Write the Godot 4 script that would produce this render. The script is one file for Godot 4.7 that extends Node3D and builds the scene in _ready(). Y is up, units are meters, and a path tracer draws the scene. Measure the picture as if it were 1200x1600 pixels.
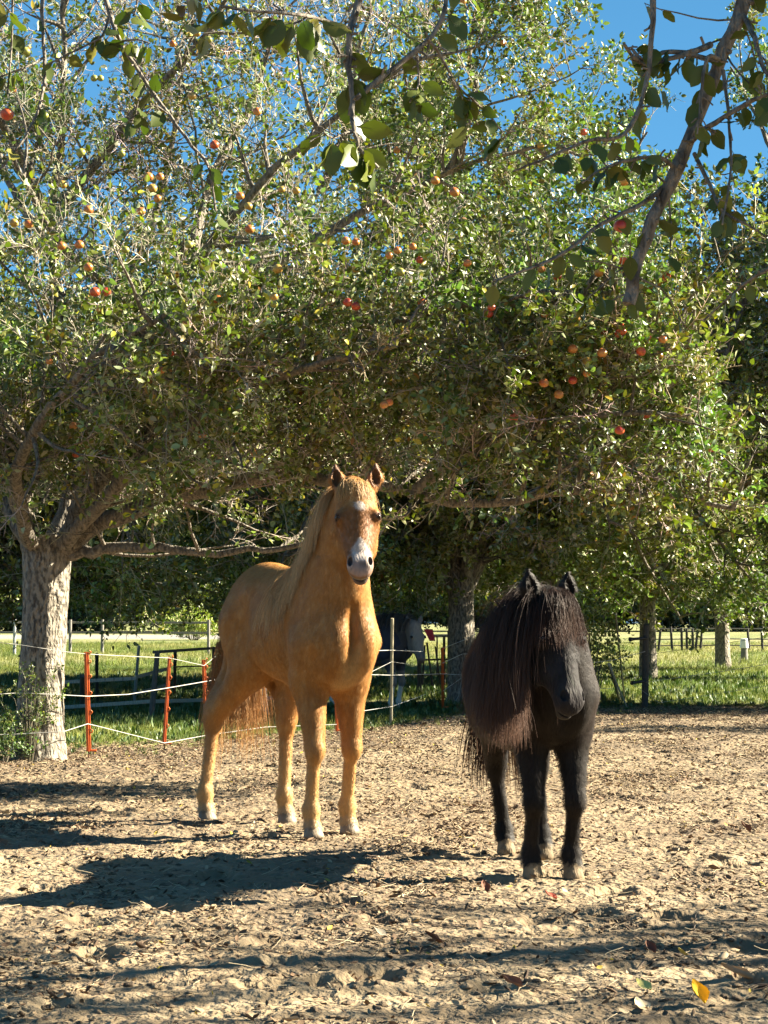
extends Node3D

const FOCAL := 3000.0      # lens of the photograph in its own pixels (1200 x 1600)
const PITCH := 0.0566
const EYE := 1.13

var rng := RandomNumberGenerator.new()
var mats := {}
var relief := FastNoiseLite.new()
var patches := FastNoiseLite.new()
var crumb := FastNoiseLite.new()
var pits := FastNoiseLite.new()
var taken := {}


# ---------------------------------------------------------------- measuring
func at(px: float, py: float, depth: float) -> Vector3:
	var x := (px - 600.0) / FOCAL
	var y := (800.0 - py) / FOCAL
	var dy := y * cos(PITCH) + sin(PITCH)
	var dz := cos(PITCH) - y * sin(PITCH)
	var k := depth / dz
	return Vector3(x * k, EYE + dy * k, -depth)


func foot(px: float, py: float) -> Vector3:
	var x := (px - 600.0) / FOCAL
	var y := (800.0 - py) / FOCAL
	var dy := y * cos(PITCH) + sin(PITCH)
	var dz := cos(PITCH) - y * sin(PITCH)
	var k := -EYE / dy
	var p := Vector3(x * k, 0, -dz * k)
	p.y = ground_y(p.x, p.z)
	return p


func ground_y(x: float, z: float) -> float:
	var a := relief.get_noise_2d(x, z)
	var b := patches.get_noise_2d(x * 1.0, z * 1.0)
	var far := clampf((-z - 20.0) / 20.0, 0.0, 1.0)
	var c := crumb.get_noise_2d(x, z)
	var pit := pits.get_noise_2d(x, z) + 0.12 * a
	var hoof := -0.022 * smoothstep(-0.80, -0.90, pit) + 0.010 * smoothstep(-0.66, -0.76, pit) * smoothstep(-0.86, -0.78, pit)
	return (hoof + a * 0.015 + b * 0.012 + c * 0.009 - 0.006) * (1.0 - far)


func edge_z(x: float) -> float:      # how far back the bare earth of the paddock reaches
	var xs := [-30.0, -3.0, -1.75, 0.0, 1.2, 3.3, 30.0]
	var zs := [15.5, 16.9, 17.7, 20.4, 23.6, 25.0, 26.0]
	for i in 6:
		if x < xs[i + 1]:
			return lerpf(zs[i], zs[i + 1], clampf((x - xs[i]) / (xs[i + 1] - xs[i]), 0.0, 1.0))
	return 26.0


func rnd(a: float, b: float) -> float:
	return rng.randf_range(a, b)


func rvec() -> Vector3:
	return Vector3(rng.randf_range(-1, 1), rng.randf_range(-1, 1), rng.randf_range(-1, 1))


func lin(r: float, g: float, b: float) -> Color:
	return Color(r, g, b).linear_to_srgb()


# ---------------------------------------------------------------- naming
func numbered(called: String) -> String:
	if not taken.has(called):
		taken[called] = 0
		return called
	taken[called] += 1
	return "%s_%03d" % [called, taken[called]]


func tag(o: Node, label: String, category: String, group := "") -> Node:
	o.set_meta("label", label)
	o.set_meta("category", category)
	if group != "":
		o.set_meta("group", group)
	return o


func thing(called: String, label: String, category: String, where := Vector3.ZERO, turn := 0.0, group := "") -> Node3D:
	var o := Node3D.new()
	o.name = numbered(called)
	add_child(o)
	o.position = where
	o.rotation.y = turn
	tag(o, label, category, group)
	return o


func part(parent: Node, called: String, mesh: Mesh, mat: Material = null) -> MeshInstance3D:
	var o := MeshInstance3D.new()
	o.name = called if parent != self else numbered(called)
	o.mesh = mesh
	if mat != null:
		o.material_override = mat
	parent.add_child(o, true)
	return o


func many(parent: Node, called: String, mesh: Mesh, places: Array, tints: Array) -> MultiMeshInstance3D:
	var m := MultiMesh.new()
	m.transform_format = MultiMesh.TRANSFORM_3D
	m.use_colors = true
	m.mesh = mesh
	m.instance_count = places.size()
	for i in places.size():
		m.set_instance_transform(i, places[i])
		m.set_instance_color(i, tints[i])
	var o := MultiMeshInstance3D.new()
	o.name = called if parent != self else numbered(called)
	o.multimesh = m
	o.set_meta("kind", "stuff")
	parent.add_child(o, true)
	return o


# ---------------------------------------------------------------- shapes
class Shape:
	var v := PackedVector3Array()
	var n := PackedVector3Array()
	var c := PackedColorArray()
	var i := PackedInt32Array()
	var tint := Color(1, 1, 1)

	func add(p: Vector3, nn: Vector3) -> int:
		v.append(p)
		n.append(nn)
		c.append(tint)
		return v.size() - 1

	# front faces run clockwise: the cross product points away from the normal
	func tri(a: int, b: int, d: int) -> void:
		i.append(a)
		i.append(b)
		i.append(d)

	func tri_checked(a: int, b: int, d: int) -> void:
		var cr := (v[b] - v[a]).cross(v[d] - v[a])
		if cr.dot(n[a] + n[b] + n[d]) > 0.0:
			tri(a, d, b)
		else:
			tri(a, b, d)

	func face(ps: Array) -> void:      # a flat polygon of its own corners
		var nn: Vector3 = (ps[1] - ps[0]).cross(ps[2] - ps[0]).normalized()
		var at0 := v.size()
		for p in ps:
			add(p, nn)
		for k in range(1, ps.size() - 1):
			tri(at0, at0 + k + 1, at0 + k)

	func tube(pts: PackedVector3Array, rad: PackedFloat32Array, sides: int, tip_tint := Color(-1, 0, 0), flat := 1.0) -> void:
		var count := pts.size()
		var dir := (pts[1] - pts[0]).normalized()
		var side := dir.cross(Vector3(0.31, 0.2, 0.93)).normalized()
		if side.length() < 0.5:
			side = dir.cross(Vector3.RIGHT).normalized()
		var at0 := v.size()
		var base := tint
		for k in count:
			if k > 0:
				var nd := (pts[mini(k + 1, count - 1)] - pts[k - 1]).normalized()
				side = (side - nd * side.dot(nd)).normalized()
				dir = nd
			var up := dir.cross(side)
			if tip_tint.r >= 0.0:
				tint = base.lerp(tip_tint, float(k) / (count - 1))
			for s in sides:
				var a := TAU * s / sides
				var o := side * cos(a) + up * sin(a) * flat
				v.append(pts[k] + o * rad[k])
				n.append(o.normalized())
				c.append(tint)
		for k in count - 1:
			for s in sides:
				var a := at0 + k * sides + s
				var b := at0 + k * sides + (s + 1) % sides
				i.append(a)
				i.append(a + sides)
				i.append(b)
				i.append(b)
				i.append(a + sides)
				i.append(b + sides)
		tint = base
		if sides > 3:
			for e in 2:
				var k := 0 if e == 0 else count - 1
				var nn: Vector3 = (pts[0] - pts[1] if e == 0 else pts[count - 1] - pts[count - 2]).normalized()
				var m := add(pts[k], nn)
				for s in sides:
					add(v[at0 + k * sides + s], nn)
				for s in sides:
					tri_checked(m, m + 1 + s, m + 1 + (s + 1) % sides)

	func box(t: Transform3D, size: Vector3, bevel := 0.004) -> void:
		var h := size * 0.5
		var b := minf(bevel, h[h.min_axis_index()] * 0.6)
		for ax in 3:
			for sg in [-1.0, 1.0]:
				var u := (ax + 1) % 3
				var w := (ax + 2) % 3
				var nn := Vector3.ZERO
				nn[ax] = sg
				var ids := []
				for q in [[-1, -1], [1, -1], [1, 1], [-1, 1]]:
					var p := Vector3.ZERO
					p[ax] = sg * h[ax]
					p[u] = q[0] * (h[u] - b)
					p[w] = q[1] * (h[w] - b)
					ids.append(add(t * p, (t.basis * nn).normalized()))
				tri_checked(ids[0], ids[1], ids[2])
				tri_checked(ids[0], ids[2], ids[3])
		# the chamfers along the twelve edges
		for ax in 3:
			var u := (ax + 1) % 3
			var w := (ax + 2) % 3
			for q in [[-1, -1], [1, -1], [1, 1], [-1, 1]]:
				var nn := Vector3.ZERO
				nn[u] = q[0]
				nn[w] = q[1]
				var ids := []
				for e in [[-1, 0], [1, 0], [1, 1], [-1, 1]]:
					var p := Vector3.ZERO
					p[ax] = e[0] * (h[ax] - b)
					p[u] = q[0] * (h[u] - (0.0 if e[1] == 0 else b))
					p[w] = q[1] * (h[w] - (b if e[1] == 0 else 0.0))
					ids.append(add(t * p, (t.basis * nn).normalized()))
				tri_checked(ids[0], ids[1], ids[2])
				tri_checked(ids[0], ids[2], ids[3])

	func lathe(t: Transform3D, profile: Array, sides: int) -> void:      # profile: Vector2(radius, height)
		var at0 := v.size()
		for k in profile.size():
			var p0: Vector2 = profile[maxi(k - 1, 0)]
			var p1: Vector2 = profile[mini(k + 1, profile.size() - 1)]
			var tn := Vector2(p1.y - p0.y, p0.x - p1.x).normalized()
			for s in sides:
				var a := TAU * s / sides
				add(t * Vector3(cos(a) * profile[k].x, profile[k].y, sin(a) * profile[k].x), (t.basis * Vector3(cos(a) * tn.x, tn.y, sin(a) * tn.x)).normalized())
		for k in profile.size() - 1:
			for s in sides:
				var a := at0 + k * sides + s
				var b := at0 + k * sides + (s + 1) % sides
				tri_checked(a, a + sides, b)
				tri_checked(b, a + sides, b + sides)

	func leaf(t: Transform3D, length: float, width: float, fold: float, droop: float, detail := false) -> void:
		# blade along +Z, face up +Y; folded along its midrib and bent down toward the tip
		var ts := [0.0, 0.14, 0.34, 0.56, 0.76, 0.9, 1.0] if detail else [0.0, 0.3, 0.68, 1.0]
		var ws := [0.04, 0.62, 0.98, 0.96, 0.7, 0.36, 0.02] if detail else [0.06, 0.95, 0.8, 0.02]
		var at0 := v.size()
		for k in ts.size():
			var z: float = ts[k] * length
			var y: float = -droop * length * ts[k] * ts[k]
			var half: float = ws[k] * width * 0.5
			var sl := -2.0 * droop * float(ts[k])
			var nn := Vector3(0, 1, -sl).normalized()
			for q in [-1.0, 0.0, 1.0]:
				var wave: float = 0.05 * length * sin(k * 2.1 + q) * absf(q) if detail else 0.0
				add(t * Vector3(q * half, y + absf(q) * half * fold + wave, z), (t.basis * (nn + Vector3(-q * fold, 0, 0))).normalized())
		for k in ts.size() - 1:
			for q in 2:
				var a := at0 + k * 3 + q
				tri(a, a + 1, a + 3)
				tri(a + 1, a + 4, a + 3)

	func commit(mat: Material = null, into: ArrayMesh = null) -> ArrayMesh:
		var arr := []
		arr.resize(Mesh.ARRAY_MAX)
		arr[Mesh.ARRAY_VERTEX] = v
		arr[Mesh.ARRAY_NORMAL] = n
		arr[Mesh.ARRAY_COLOR] = c
		arr[Mesh.ARRAY_INDEX] = i
		var m := into if into != null else ArrayMesh.new()
		m.add_surface_from_arrays(Mesh.PRIMITIVE_TRIANGLES, arr)
		if mat != null:
			m.surface_set_material(m.get_surface_count() - 1, mat)
		return m


# ---------------------------------------------------------------- materials
func noise_map(seed_: int, freq: float, colors: Array, stops: Array, octaves := 5, size := 512, kind := FastNoiseLite.TYPE_SIMPLEX_SMOOTH) -> NoiseTexture2D:
	var f := FastNoiseLite.new()
	f.noise_type = kind
	f.seed = seed_
	f.frequency = freq
	f.fractal_octaves = octaves
	var g := Gradient.new()
	g.offsets = PackedFloat32Array(stops)
	g.colors = PackedColorArray(colors)
	var t := NoiseTexture2D.new()
	t.width = size
	t.height = size
	t.seamless = true
	t.noise = f
	t.color_ramp = g
	return t


func grey(v: float) -> Color:
	return Color(v, v, v).linear_to_srgb()


func plain(rough: float, color := Color(1, 1, 1), vertex := true) -> StandardMaterial3D:
	var m := StandardMaterial3D.new()
	m.albedo_color = color
	m.vertex_color_use_as_albedo = vertex
	m.roughness = rough
	return m


func mapped(m: StandardMaterial3D, scale: Vector3, world := true) -> StandardMaterial3D:
	m.uv1_triplanar = true
	m.uv1_world_triplanar = world
	m.uv1_scale = scale
	return m


func make_materials() -> void:
	var m := plain(0.95)
	m.albedo_texture = noise_map(3, 0.012, [grey(0.62), grey(0.86), grey(1.0), grey(0.9), grey(0.7)], [0.0, 0.4, 0.55, 0.7, 1.0], 6, 1024)
	m.heightmap_enabled = true
	m.heightmap_texture = noise_map(8, 0.018, [Color(0, 0, 0), Color(0.45, 0.45, 0.45), Color(1, 1, 1)], [0.2, 0.5, 0.85], 6, 1024)
	m.heightmap_scale = 1.7
	mats.ground = mapped(m, Vector3(0.9, 0.9, 0.9))

	m = plain(0.9)
	m.albedo_texture = noise_map(21, 0.02, [grey(0.25), grey(0.55), grey(1.0), grey(0.85)], [0.3, 0.44, 0.6, 1.0], 6, 512)
	m.heightmap_enabled = true
	m.heightmap_texture = noise_map(22, 0.02, [Color(0, 0, 0), Color(0.6, 0.6, 0.6), Color(1, 1, 1)], [0.25, 0.5, 0.75], 6, 512)
	m.heightmap_scale = 2.2
	mats.bark = mapped(m, Vector3(2.4, 0.95, 2.4))

	m = plain(0.75)
	mats.twig = m

	m = plain(0.38)
	m.backlight_enabled = true
	m.backlight = Color(0.62, 0.74, 0.30)
	m.metallic_specular = 0.4
	mats.leaf = m

	m = plain(0.5)
	m.backlight_enabled = true
	m.backlight = Color(0.5, 0.55, 0.28)
	mats.grass = m

	m = plain(0.85)
	m.backlight_enabled = true
	m.backlight = Color(0.25, 0.2, 0.12)
	mats.litter = m

	m = plain(0.6)
	m.albedo_texture = noise_map(31, 0.03, [grey(0.72), grey(0.9), grey(1.0)], [0.2, 0.5, 0.8], 5, 512)
	m.rim_enabled = true
	m.rim = 0.05
	m.rim_tint = 0.9
	m.heightmap_enabled = true
	m.heightmap_texture = noise_map(35, 0.05, [Color(0, 0, 0), Color(1, 1, 1)], [0.2, 0.8], 5, 512)
	m.heightmap_scale = 0.14
	mats.coat = mapped(m, Vector3(3.2, 0.9, 3.2), false)

	m = plain(0.72)
	m.metallic_specular = 0.3
	m.albedo_texture = noise_map(33, 0.03, [grey(0.6), grey(0.9), grey(1.0)], [0.2, 0.5, 0.8], 5, 512)
	m.rim_enabled = true
	m.rim = 0.04
	m.rim_tint = 0.9
	m.heightmap_enabled = true
	m.heightmap_texture = noise_map(36, 0.05, [Color(0, 0, 0), Color(1, 1, 1)], [0.2, 0.8], 5, 512)
	m.heightmap_scale = 0.3
	mats.dark_coat = mapped(m, Vector3(3.2, 0.9, 3.2), false)

	m = plain(0.5)
	m.backlight_enabled = true
	m.backlight = Color(0.55, 0.46, 0.32)
	mats.hair = m
	mats.dark_hair = plain(0.5)
	mats.dark_hair.metallic_specular = 0.35
	mats.fur = plain(0.6)
	mats.fur.metallic_specular = 0.35
	mats.eye = plain(0.08, lin(0.012, 0.008, 0.006), false)
	mats.hoof = plain(0.7)
	mats.apple = plain(0.32)

	m = plain(0.85)
	m.albedo_texture = noise_map(41, 0.03, [grey(0.45), grey(0.8), grey(1.0)], [0.25, 0.5, 0.8], 5, 256)
	mats.wood = mapped(m, Vector3(9, 1.2, 9))
	mats.plastic = plain(0.45)
	mats.tape = plain(0.55)
	m = plain(0.8)
	m.rim_enabled = true
	m.rim = 0.3
	mats.cloth = m
	mats.metal = plain(0.45)


# ---------------------------------------------------------------- bodies
# A body is one skin over tapered capsules and ellipsoids that flow into each other.
class Body:
	var xf: Array[Transform3D] = []
	var a := PackedVector3Array()
	var ba := PackedVector3Array()
	var inv := PackedFloat32Array()
	var ra := PackedFloat32Array()
	var dr := PackedFloat32Array()
	var kk := PackedFloat32Array()
	var mid := PackedVector3Array()
	var reach := PackedFloat32Array()
	var carve: Array = []          # [Transform3D to a unit ball, least radius]
	var floor_y := -1.0
	var ribs := 0.0
	var all := PackedInt32Array()

	func push(t: Transform3D, p: Vector3, q: Vector3, r0: float, r1: float, k: float, centre: Vector3, far: float) -> void:
		xf.append(t)
		a.append(p)
		ba.append(q - p)
		inv.append(1.0 / maxf((q - p).length_squared(), 1e-9))
		ra.append(r0)
		dr.append(r1 - r0)
		kk.append(k)
		mid.append(centre)
		reach.append(far + k)
		all.append(all.size())

	# flat > 1: thinner across the body than along it
	func limb(p: Vector3, q: Vector3, r0: float, r1: float, k := 0.04, flat := 1.0) -> void:
		var s := 1.0 / flat
		var t := Transform3D(Basis.from_scale(Vector3(s, s, 1.0)), Vector3.ZERO)
		push(t, t * p, t * q, r0 * s, r1 * s, k, (p + q) * 0.5, (p - q).length() * 0.5 + maxf(r0, r1))

	# the same in a frame of its own (the head's): flat thins it along the frame's x
	func limb_in(f: Transform3D, p: Vector3, q: Vector3, r0: float, r1: float, k := 0.03, flat := 1.0) -> void:
		var s := 1.0 / flat
		var t := Transform3D(Basis.from_scale(Vector3(1.0, s, s)), Vector3.ZERO)
		push(t * f.affine_inverse(), t * p, t * q, r0 * s, r1 * s, k, f * ((p + q) * 0.5), (p - q).length() * 0.5 + maxf(r0, r1))

	func ball(c: Vector3, r: Vector3, k := 0.06, f := Transform3D()) -> void:
		var m := minf(r.x, minf(r.y, r.z))
		var t := Transform3D(Basis.from_scale(Vector3(m / r.x, m / r.y, m / r.z)), Vector3.ZERO)
		push(t * f.affine_inverse(), t * c, t * c, m, m, k, f * c, maxf(r.x, maxf(r.y, r.z)))

	func dig(c: Vector3, r: Vector3, f := Transform3D(), soft := 0.003) -> void:
		var m := minf(r.x, minf(r.y, r.z))
		carve.append([Transform3D(Basis.from_scale(Vector3(1 / r.x, 1 / r.y, 1 / r.z)), Vector3.ZERO) * f.affine_inverse(), Vector3(c.x / r.x, c.y / r.y, c.z / r.z), m, f * c, maxf(r.x, maxf(r.y, r.z)) + soft, soft])

	func near(c: Vector3, r: float) -> PackedInt32Array:
		var out := PackedInt32Array()
		for i in all:
			if (mid[i] - c).length() - reach[i] < r:
				out.append(i)
		return out

	func value(p: Vector3, list: PackedInt32Array) -> float:
		var d := 10.0
		for i in list:
			var q: Vector3 = xf[i] * p - a[i]
			var h := clampf(q.dot(ba[i]) * inv[i], 0.0, 1.0)
			var e := (q - ba[i] * h).length() - ra[i] - dr[i] * h
			var k := kk[i]
			var w := k - absf(d - e)
			d = minf(d, e)
			if w > 0.0:
				d -= w * w / k * 0.25
		for c in carve:
			if (p - c[3]).length() < c[4] + 0.02:
				var e: float = ((c[0] as Transform3D) * p - c[1]).length() - 1.0
				var g: float = -e * c[2]
				var ws: float = c[5] - absf(d - g)
				d = maxf(d, g)
				if ws > 0.0:
					d += ws * ws / float(c[5]) * 0.25
		if ribs > 0.0 and p.x < -0.12 and p.x > -0.72 and absf(p.z) > 0.1:
			d += ribs * sin(p.x * 118.0 + p.y * 26.0) * smoothstep(-0.72, -0.5, p.x) * smoothstep(-0.12, -0.22, p.x) * smoothstep(0.78, 0.9, p.y) * smoothstep(1.28, 1.12, p.y)
		if floor_y > -0.5:
			d = maxf(d, floor_y - p.y)
		return d

	func slope(p: Vector3, list: PackedInt32Array) -> Vector3:
		var e := 0.004
		var d := value(p, list)
		return Vector3(value(p + Vector3(e, 0, 0), list) - d, value(p + Vector3(0, e, 0), list) - d, value(p + Vector3(0, 0, e), list) - d).normalized()

	# surface nets; only what lies on the positive side of the plane (through `at0`, along `way`), if one is given
	func skin(lo: Vector3, hi: Vector3, cell: float, at0 := Vector3.ZERO, way := Vector3.ZERO, sh: Shape = null) -> Shape:
		var nx := int((hi.x - lo.x) / cell / 8.0 + 1) * 8 + 1
		var ny := int((hi.y - lo.y) / cell / 8.0 + 1) * 8 + 1
		var nz := int((hi.z - lo.z) / cell / 8.0 + 1) * 8 + 1
		var val := PackedFloat32Array()
		val.resize(nx * ny * nz)
		val.fill(9.0)
		var vid := PackedInt32Array()
		vid.resize(nx * ny * nz)
		vid.fill(-1)
		if sh == null:
			sh = Shape.new()
		var hd := cell * 8.0 * 0.8661
		var live := PackedInt32Array()
		var split := way != Vector3.ZERO
		for bz in (nz - 1) / 8:
			for by in (ny - 1) / 8:
				for bx in (nx - 1) / 8:
					var c := lo + Vector3(bx * 8 + 4, by * 8 + 4, bz * 8 + 4) * cell
					if split and (c - at0).dot(way) < -hd - cell * 2.0:
						continue
					var list := near(c, hd)
					if list.is_empty():
						continue
					if absf(value(c, list)) > hd + 0.004:
						continue
					for o in 8:
						var x0 := bx * 8 + (o & 1) * 4
						var y0 := by * 8 + ((o >> 1) & 1) * 4
						var z0 := bz * 8 + (o >> 2) * 4
						var c2 := lo + Vector3(x0 + 2, y0 + 2, z0 + 2) * cell
						if absf(value(c2, list)) > hd * 0.5 + 0.004:
							continue
						live.append((z0 * ny + y0) * nx + x0)
						for z in range(z0, z0 + 5):
							for y in range(y0, y0 + 5):
								var row := (z * ny + y) * nx
								for x in range(x0, x0 + 5):
									if val[row + x] == 9.0:
										val[row + x] = value(lo + Vector3(x, y, z) * cell, list)
		var sy := nx
		var sz := nx * ny
		var corner := PackedInt32Array([0, 1, sy, sy + 1, sz, sz + 1, sz + sy, sz + sy + 1])
		var first := sh.v.size()
		var cells := PackedInt32Array()
		var edges := [[0, 1], [2, 3], [4, 5], [6, 7], [0, 2], [1, 3], [4, 6], [5, 7], [0, 4], [1, 5], [2, 6], [3, 7]]
		for base in live:
			for dz in 4:
				for dy in 4:
					for dx in 4:
						var id := base + dz * sz + dy * sy + dx
						var inside := 0
						for k in 8:
							if val[id + corner[k]] < 0.0:
								inside += 1
						if inside == 0 or inside == 8:
							continue
						var x := id % nx
						var y := (id / nx) % ny
						var z := id / sz
						var sum := Vector3.ZERO
						var cnt := 0
						for e in edges:
							var v0 := val[id + corner[e[0]]]
							var v1 := val[id + corner[e[1]]]
							if (v0 < 0.0) != (v1 < 0.0):
								var t := v0 / (v0 - v1)
								var k0: int = e[0]
								var k1: int = e[1]
								sum += Vector3(k0 & 1, (k0 >> 1) & 1, k0 >> 2).lerp(Vector3(k1 & 1, (k1 >> 1) & 1, k1 >> 2), t)
								cnt += 1
						var p := lo + (Vector3(x, y, z) + sum / cnt) * cell
						if split and (p - at0).dot(way) < -cell * 0.8:
							continue
						vid[id] = sh.v.size()
						cells.append(id)
						sh.v.append(p)
						sh.n.append(Vector3.ZERO)
						sh.c.append(Color(1, 1, 1))
		var steps := [1, sy, sz]
		for id in cells:
			var v0 := val[id]
			for ax in 3:
				var v1 := val[id + steps[ax]]
				if (v0 < 0.0) == (v1 < 0.0):
					continue
				var u: int = steps[(ax + 1) % 3]
				var w: int = steps[(ax + 2) % 3]
				if id - u - w < 0:
					continue
				var q0 := vid[id]
				var q1 := vid[id - u]
				var q2 := vid[id - u - w]
				var q3 := vid[id - w]
				if q1 < 0 or q2 < 0 or q3 < 0:
					continue
				if v0 < 0.0:
					sh.i.append_array(PackedInt32Array([q0, q2, q1, q0, q3, q2]))
				else:
					sh.i.append_array(PackedInt32Array([q0, q1, q2, q0, q2, q3]))
		var k := 0
		var idx := sh.i
		var nn := sh.n
		while k < idx.size():
			var i0 := idx[k]
			if i0 >= first:
				var i1 := idx[k + 1]
				var i2 := idx[k + 2]
				var cr := (sh.v[i2] - sh.v[i0]).cross(sh.v[i1] - sh.v[i0])
				nn[i0] += cr
				nn[i1] += cr
				nn[i2] += cr
			k += 3
		for q in range(first, nn.size()):
			nn[q] = nn[q].normalized()
		sh.n = nn
		return sh


func hoof_and_pastern(b: Body, fet: Vector3, hoof: Vector3, t: float) -> void:
	b.limb(fet, hoof + Vector3(-0.012, 0.055, 0), 0.034 * t, 0.043 * t, 0.02)
	b.limb(hoof + Vector3(-0.012, 0.06, 0), hoof + Vector3(0.008, 0.008, 0), 0.044 * t, 0.059 * t, 0.012)


# o: h height factor, w width factor, leg thickness, feet (local, y 0), neck points, head frame and size, body tuning
func horse_body(o: Dictionary) -> Body:
	var b := Body.new()
	var h: float = o.h
	var w: float = o.w
	var t: float = o.leg
	var y0: float = o.get("lift", 0.0)
	var P := func(x: float, y: float, z: float) -> Vector3: return Vector3(x * h * o.get("long", 1.0), y * h + y0, z * h * w)
	var R := func(x: float, y: float, z: float) -> Vector3: return Vector3(x * h * o.get("long", 1.0), y * h * o.get("deep", 1.0), z * h * w)
	b.ball(P.call(-0.38, 1.06, 0), R.call(0.50, 0.29, 0.245), 0.08)
	b.ball(P.call(-0.52, 1.01, 0), R.call(0.34, 0.20, 0.235), 0.10)
	b.ball(P.call(-0.76, 1.15, 0), R.call(0.30, 0.20, 0.19), 0.10)
	b.ball(P.call(-0.93, 1.17, 0), R.call(0.265, 0.245, 0.205), 0.08)
	for s in [1.0, -1.0]:
		b.ball(P.call(-0.95, 1.05, s * 0.115), R.call(0.215, 0.26, 0.135), 0.08)
		b.ball(P.call(0.02, 1.07, s * 0.115), R.call(0.19, 0.27, 0.115), 0.07)
		b.ball(P.call(0.16, 1.0, s * 0.105), R.call(0.115, 0.16, 0.085), 0.03)
		b.limb(P.call(-1.07, 1.03, s * 0.085), P.call(-1.0, 0.80, s * 0.115), 0.10 * h, 0.075 * h, 0.06)
	for s in [1.0, -1.0]:
		b.limb(P.call(0.0, 1.26, s * 0.115), P.call(0.15, 1.0, s * 0.165), 0.055 * h, 0.06 * h, 0.035)
		b.ball(P.call(-0.77, 1.255, s * 0.165), R.call(0.06, 0.045, 0.045), 0.05)
		b.limb(P.call(-0.98, 1.22, s * 0.15), P.call(-0.93, 0.98, s * 0.205), 0.05 * h, 0.055 * h, 0.04)
	b.limb(P.call(0.02, 1.30, 0), P.call(-0.30, 1.285, 0), 0.09 * h, 0.09 * h, 0.12, 1.5)
	b.limb(P.call(-0.25, 1.235, 0), P.call(-0.85, 1.26, 0), 0.11 * h, 0.13 * h, 0.10)
	b.ball(P.call(0.07, 1.0, 0), R.call(0.19, 0.21, 0.16), 0.08)
	b.limb(P.call(0.08, 0.86, 0), P.call(-0.32, 0.84, 0), 0.09 * h, 0.11 * h, 0.08)
	for s in [1.0, -1.0]:
		var ff: Vector3 = o.fore_right if s > 0.0 else o.fore_left
		var sh: Vector3 = P.call(0.03, 0.98, s * 0.135)
		var el: Vector3 = P.call(-0.03, 0.80, s * 0.13)
		var kn := Vector3(lerpf(ff.x, el.x, 0.35) + 0.03, 0.44 * h * o.get("joint", 1.0), lerpf(ff.z, el.z, 0.45))
		var fe := Vector3(ff.x - 0.03, 0.145 * h * o.get("joint", 1.0), ff.z)
		b.limb(sh, el, 0.12 * h, 0.105 * h * t, 0.06)
		b.limb(el, kn + Vector3(0, 0.05, 0), 0.098 * h * t, 0.052 * h * t, 0.05)
		b.ball(kn, Vector3(0.052, 0.066, 0.05) * h * t, 0.03)
		b.limb(kn, fe, 0.033 * h * t, 0.031 * h * t, 0.02)
		b.limb(kn + Vector3(-0.034 * h, -0.02, 0), fe + Vector3(-0.030 * h, 0.0, 0), 0.021 * h * t, 0.02 * h * t, 0.014)
		b.ball(kn + Vector3(0.018 * h, 0.005, 0), Vector3(0.04, 0.05, 0.046) * h * t, 0.02)
		b.ball(fe, Vector3(0.046, 0.05, 0.043) * h * t, 0.025)
		hoof_and_pastern(b, fe, ff, h * t)
		var hf: Vector3 = o.hind_right if s > 0.0 else o.hind_left
		var hip: Vector3 = P.call(-0.93, 1.08, s * 0.12)
		var sti: Vector3 = P.call(-0.86, 0.85, s * 0.13)
		var hk := Vector3(hf.x - 0.075 * h, 0.53 * h * o.get("joint", 1.0), lerpf(hf.z, sti.z, 0.3))
		sti.x = lerpf(sti.x, hf.x + 0.16, 0.35)
		var hfe := Vector3(hf.x - 0.04, 0.15 * h * o.get("joint", 1.0), hf.z)
		b.limb(hip, sti, 0.16 * h, 0.108 * h, 0.07)
		b.limb(sti, hk + Vector3(0.01, 0.04, 0), 0.10 * h, 0.056 * h * t, 0.06)
		b.limb(P.call(-1.06, 0.86, s * 0.12), hk + Vector3(-0.02, 0.10 * h, 0), 0.08 * h, 0.042 * h * t, 0.06)
		b.ball(hk, Vector3(0.056, 0.07, 0.05) * h * t, 0.03)
		b.limb(hk + Vector3(-0.03, 0.06, 0), hk + Vector3(-0.035, 0.0, 0), 0.028 * h * t, 0.036 * h * t, 0.03)
		b.limb(hk, hfe, 0.036 * h * t, 0.032 * h * t, 0.02)
		b.limb(hk + Vector3(-0.04 * h, -0.02, 0), hfe + Vector3(-0.032 * h, 0.0, 0), 0.021 * h * t, 0.02 * h * t, 0.014)
		b.ball(hfe, Vector3(0.047, 0.052, 0.044) * h * t, 0.025)
		hoof_and_pastern(b, hfe, hf, h * t)
	for s in [1.0, -1.0]:
		b.dig(P.call(-0.74, 1.07, s * 0.275), R.call(0.085, 0.11, 0.05), Transform3D(), 0.05)
		b.dig(P.call(-0.165, 0.98, s * 0.268), R.call(0.04, 0.16, 0.03), Transform3D(), 0.04)
		b.dig(P.call(-0.99, 0.86, s * 0.225), R.call(0.025, 0.12, 0.03), Transform3D(), 0.03)
	b.dig(P.call(0.295, 1.0, 0), R.call(0.055, 0.15, 0.022), Transform3D(), 0.035)
	# neck
	var np: Array = o.neck
	var nr: Array = o.neck_r
	for k in np.size() - 1:
		b.limb(np[k], np[k + 1], nr[k], nr[k + 1], 0.09, o.get("neck_flat", 1.45))
	# dock of the tail
	b.limb(P.call(-1.13, 1.27, 0), P.call(-1.22, 1.17, 0), 0.055 * h, 0.035 * h, 0.04)
	b.limb(P.call(-1.22, 1.17, 0), P.call(-1.22, 0.97, 0), 0.035 * h, 0.022 * h, 0.03)
	# head: x across, y down the face from the poll, z out of the face
	var f: Transform3D = o.head
	b.ball(Vector3(0, 0.085, -0.10), Vector3(0.088, 0.12, 0.10), 0.05, f)
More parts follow.
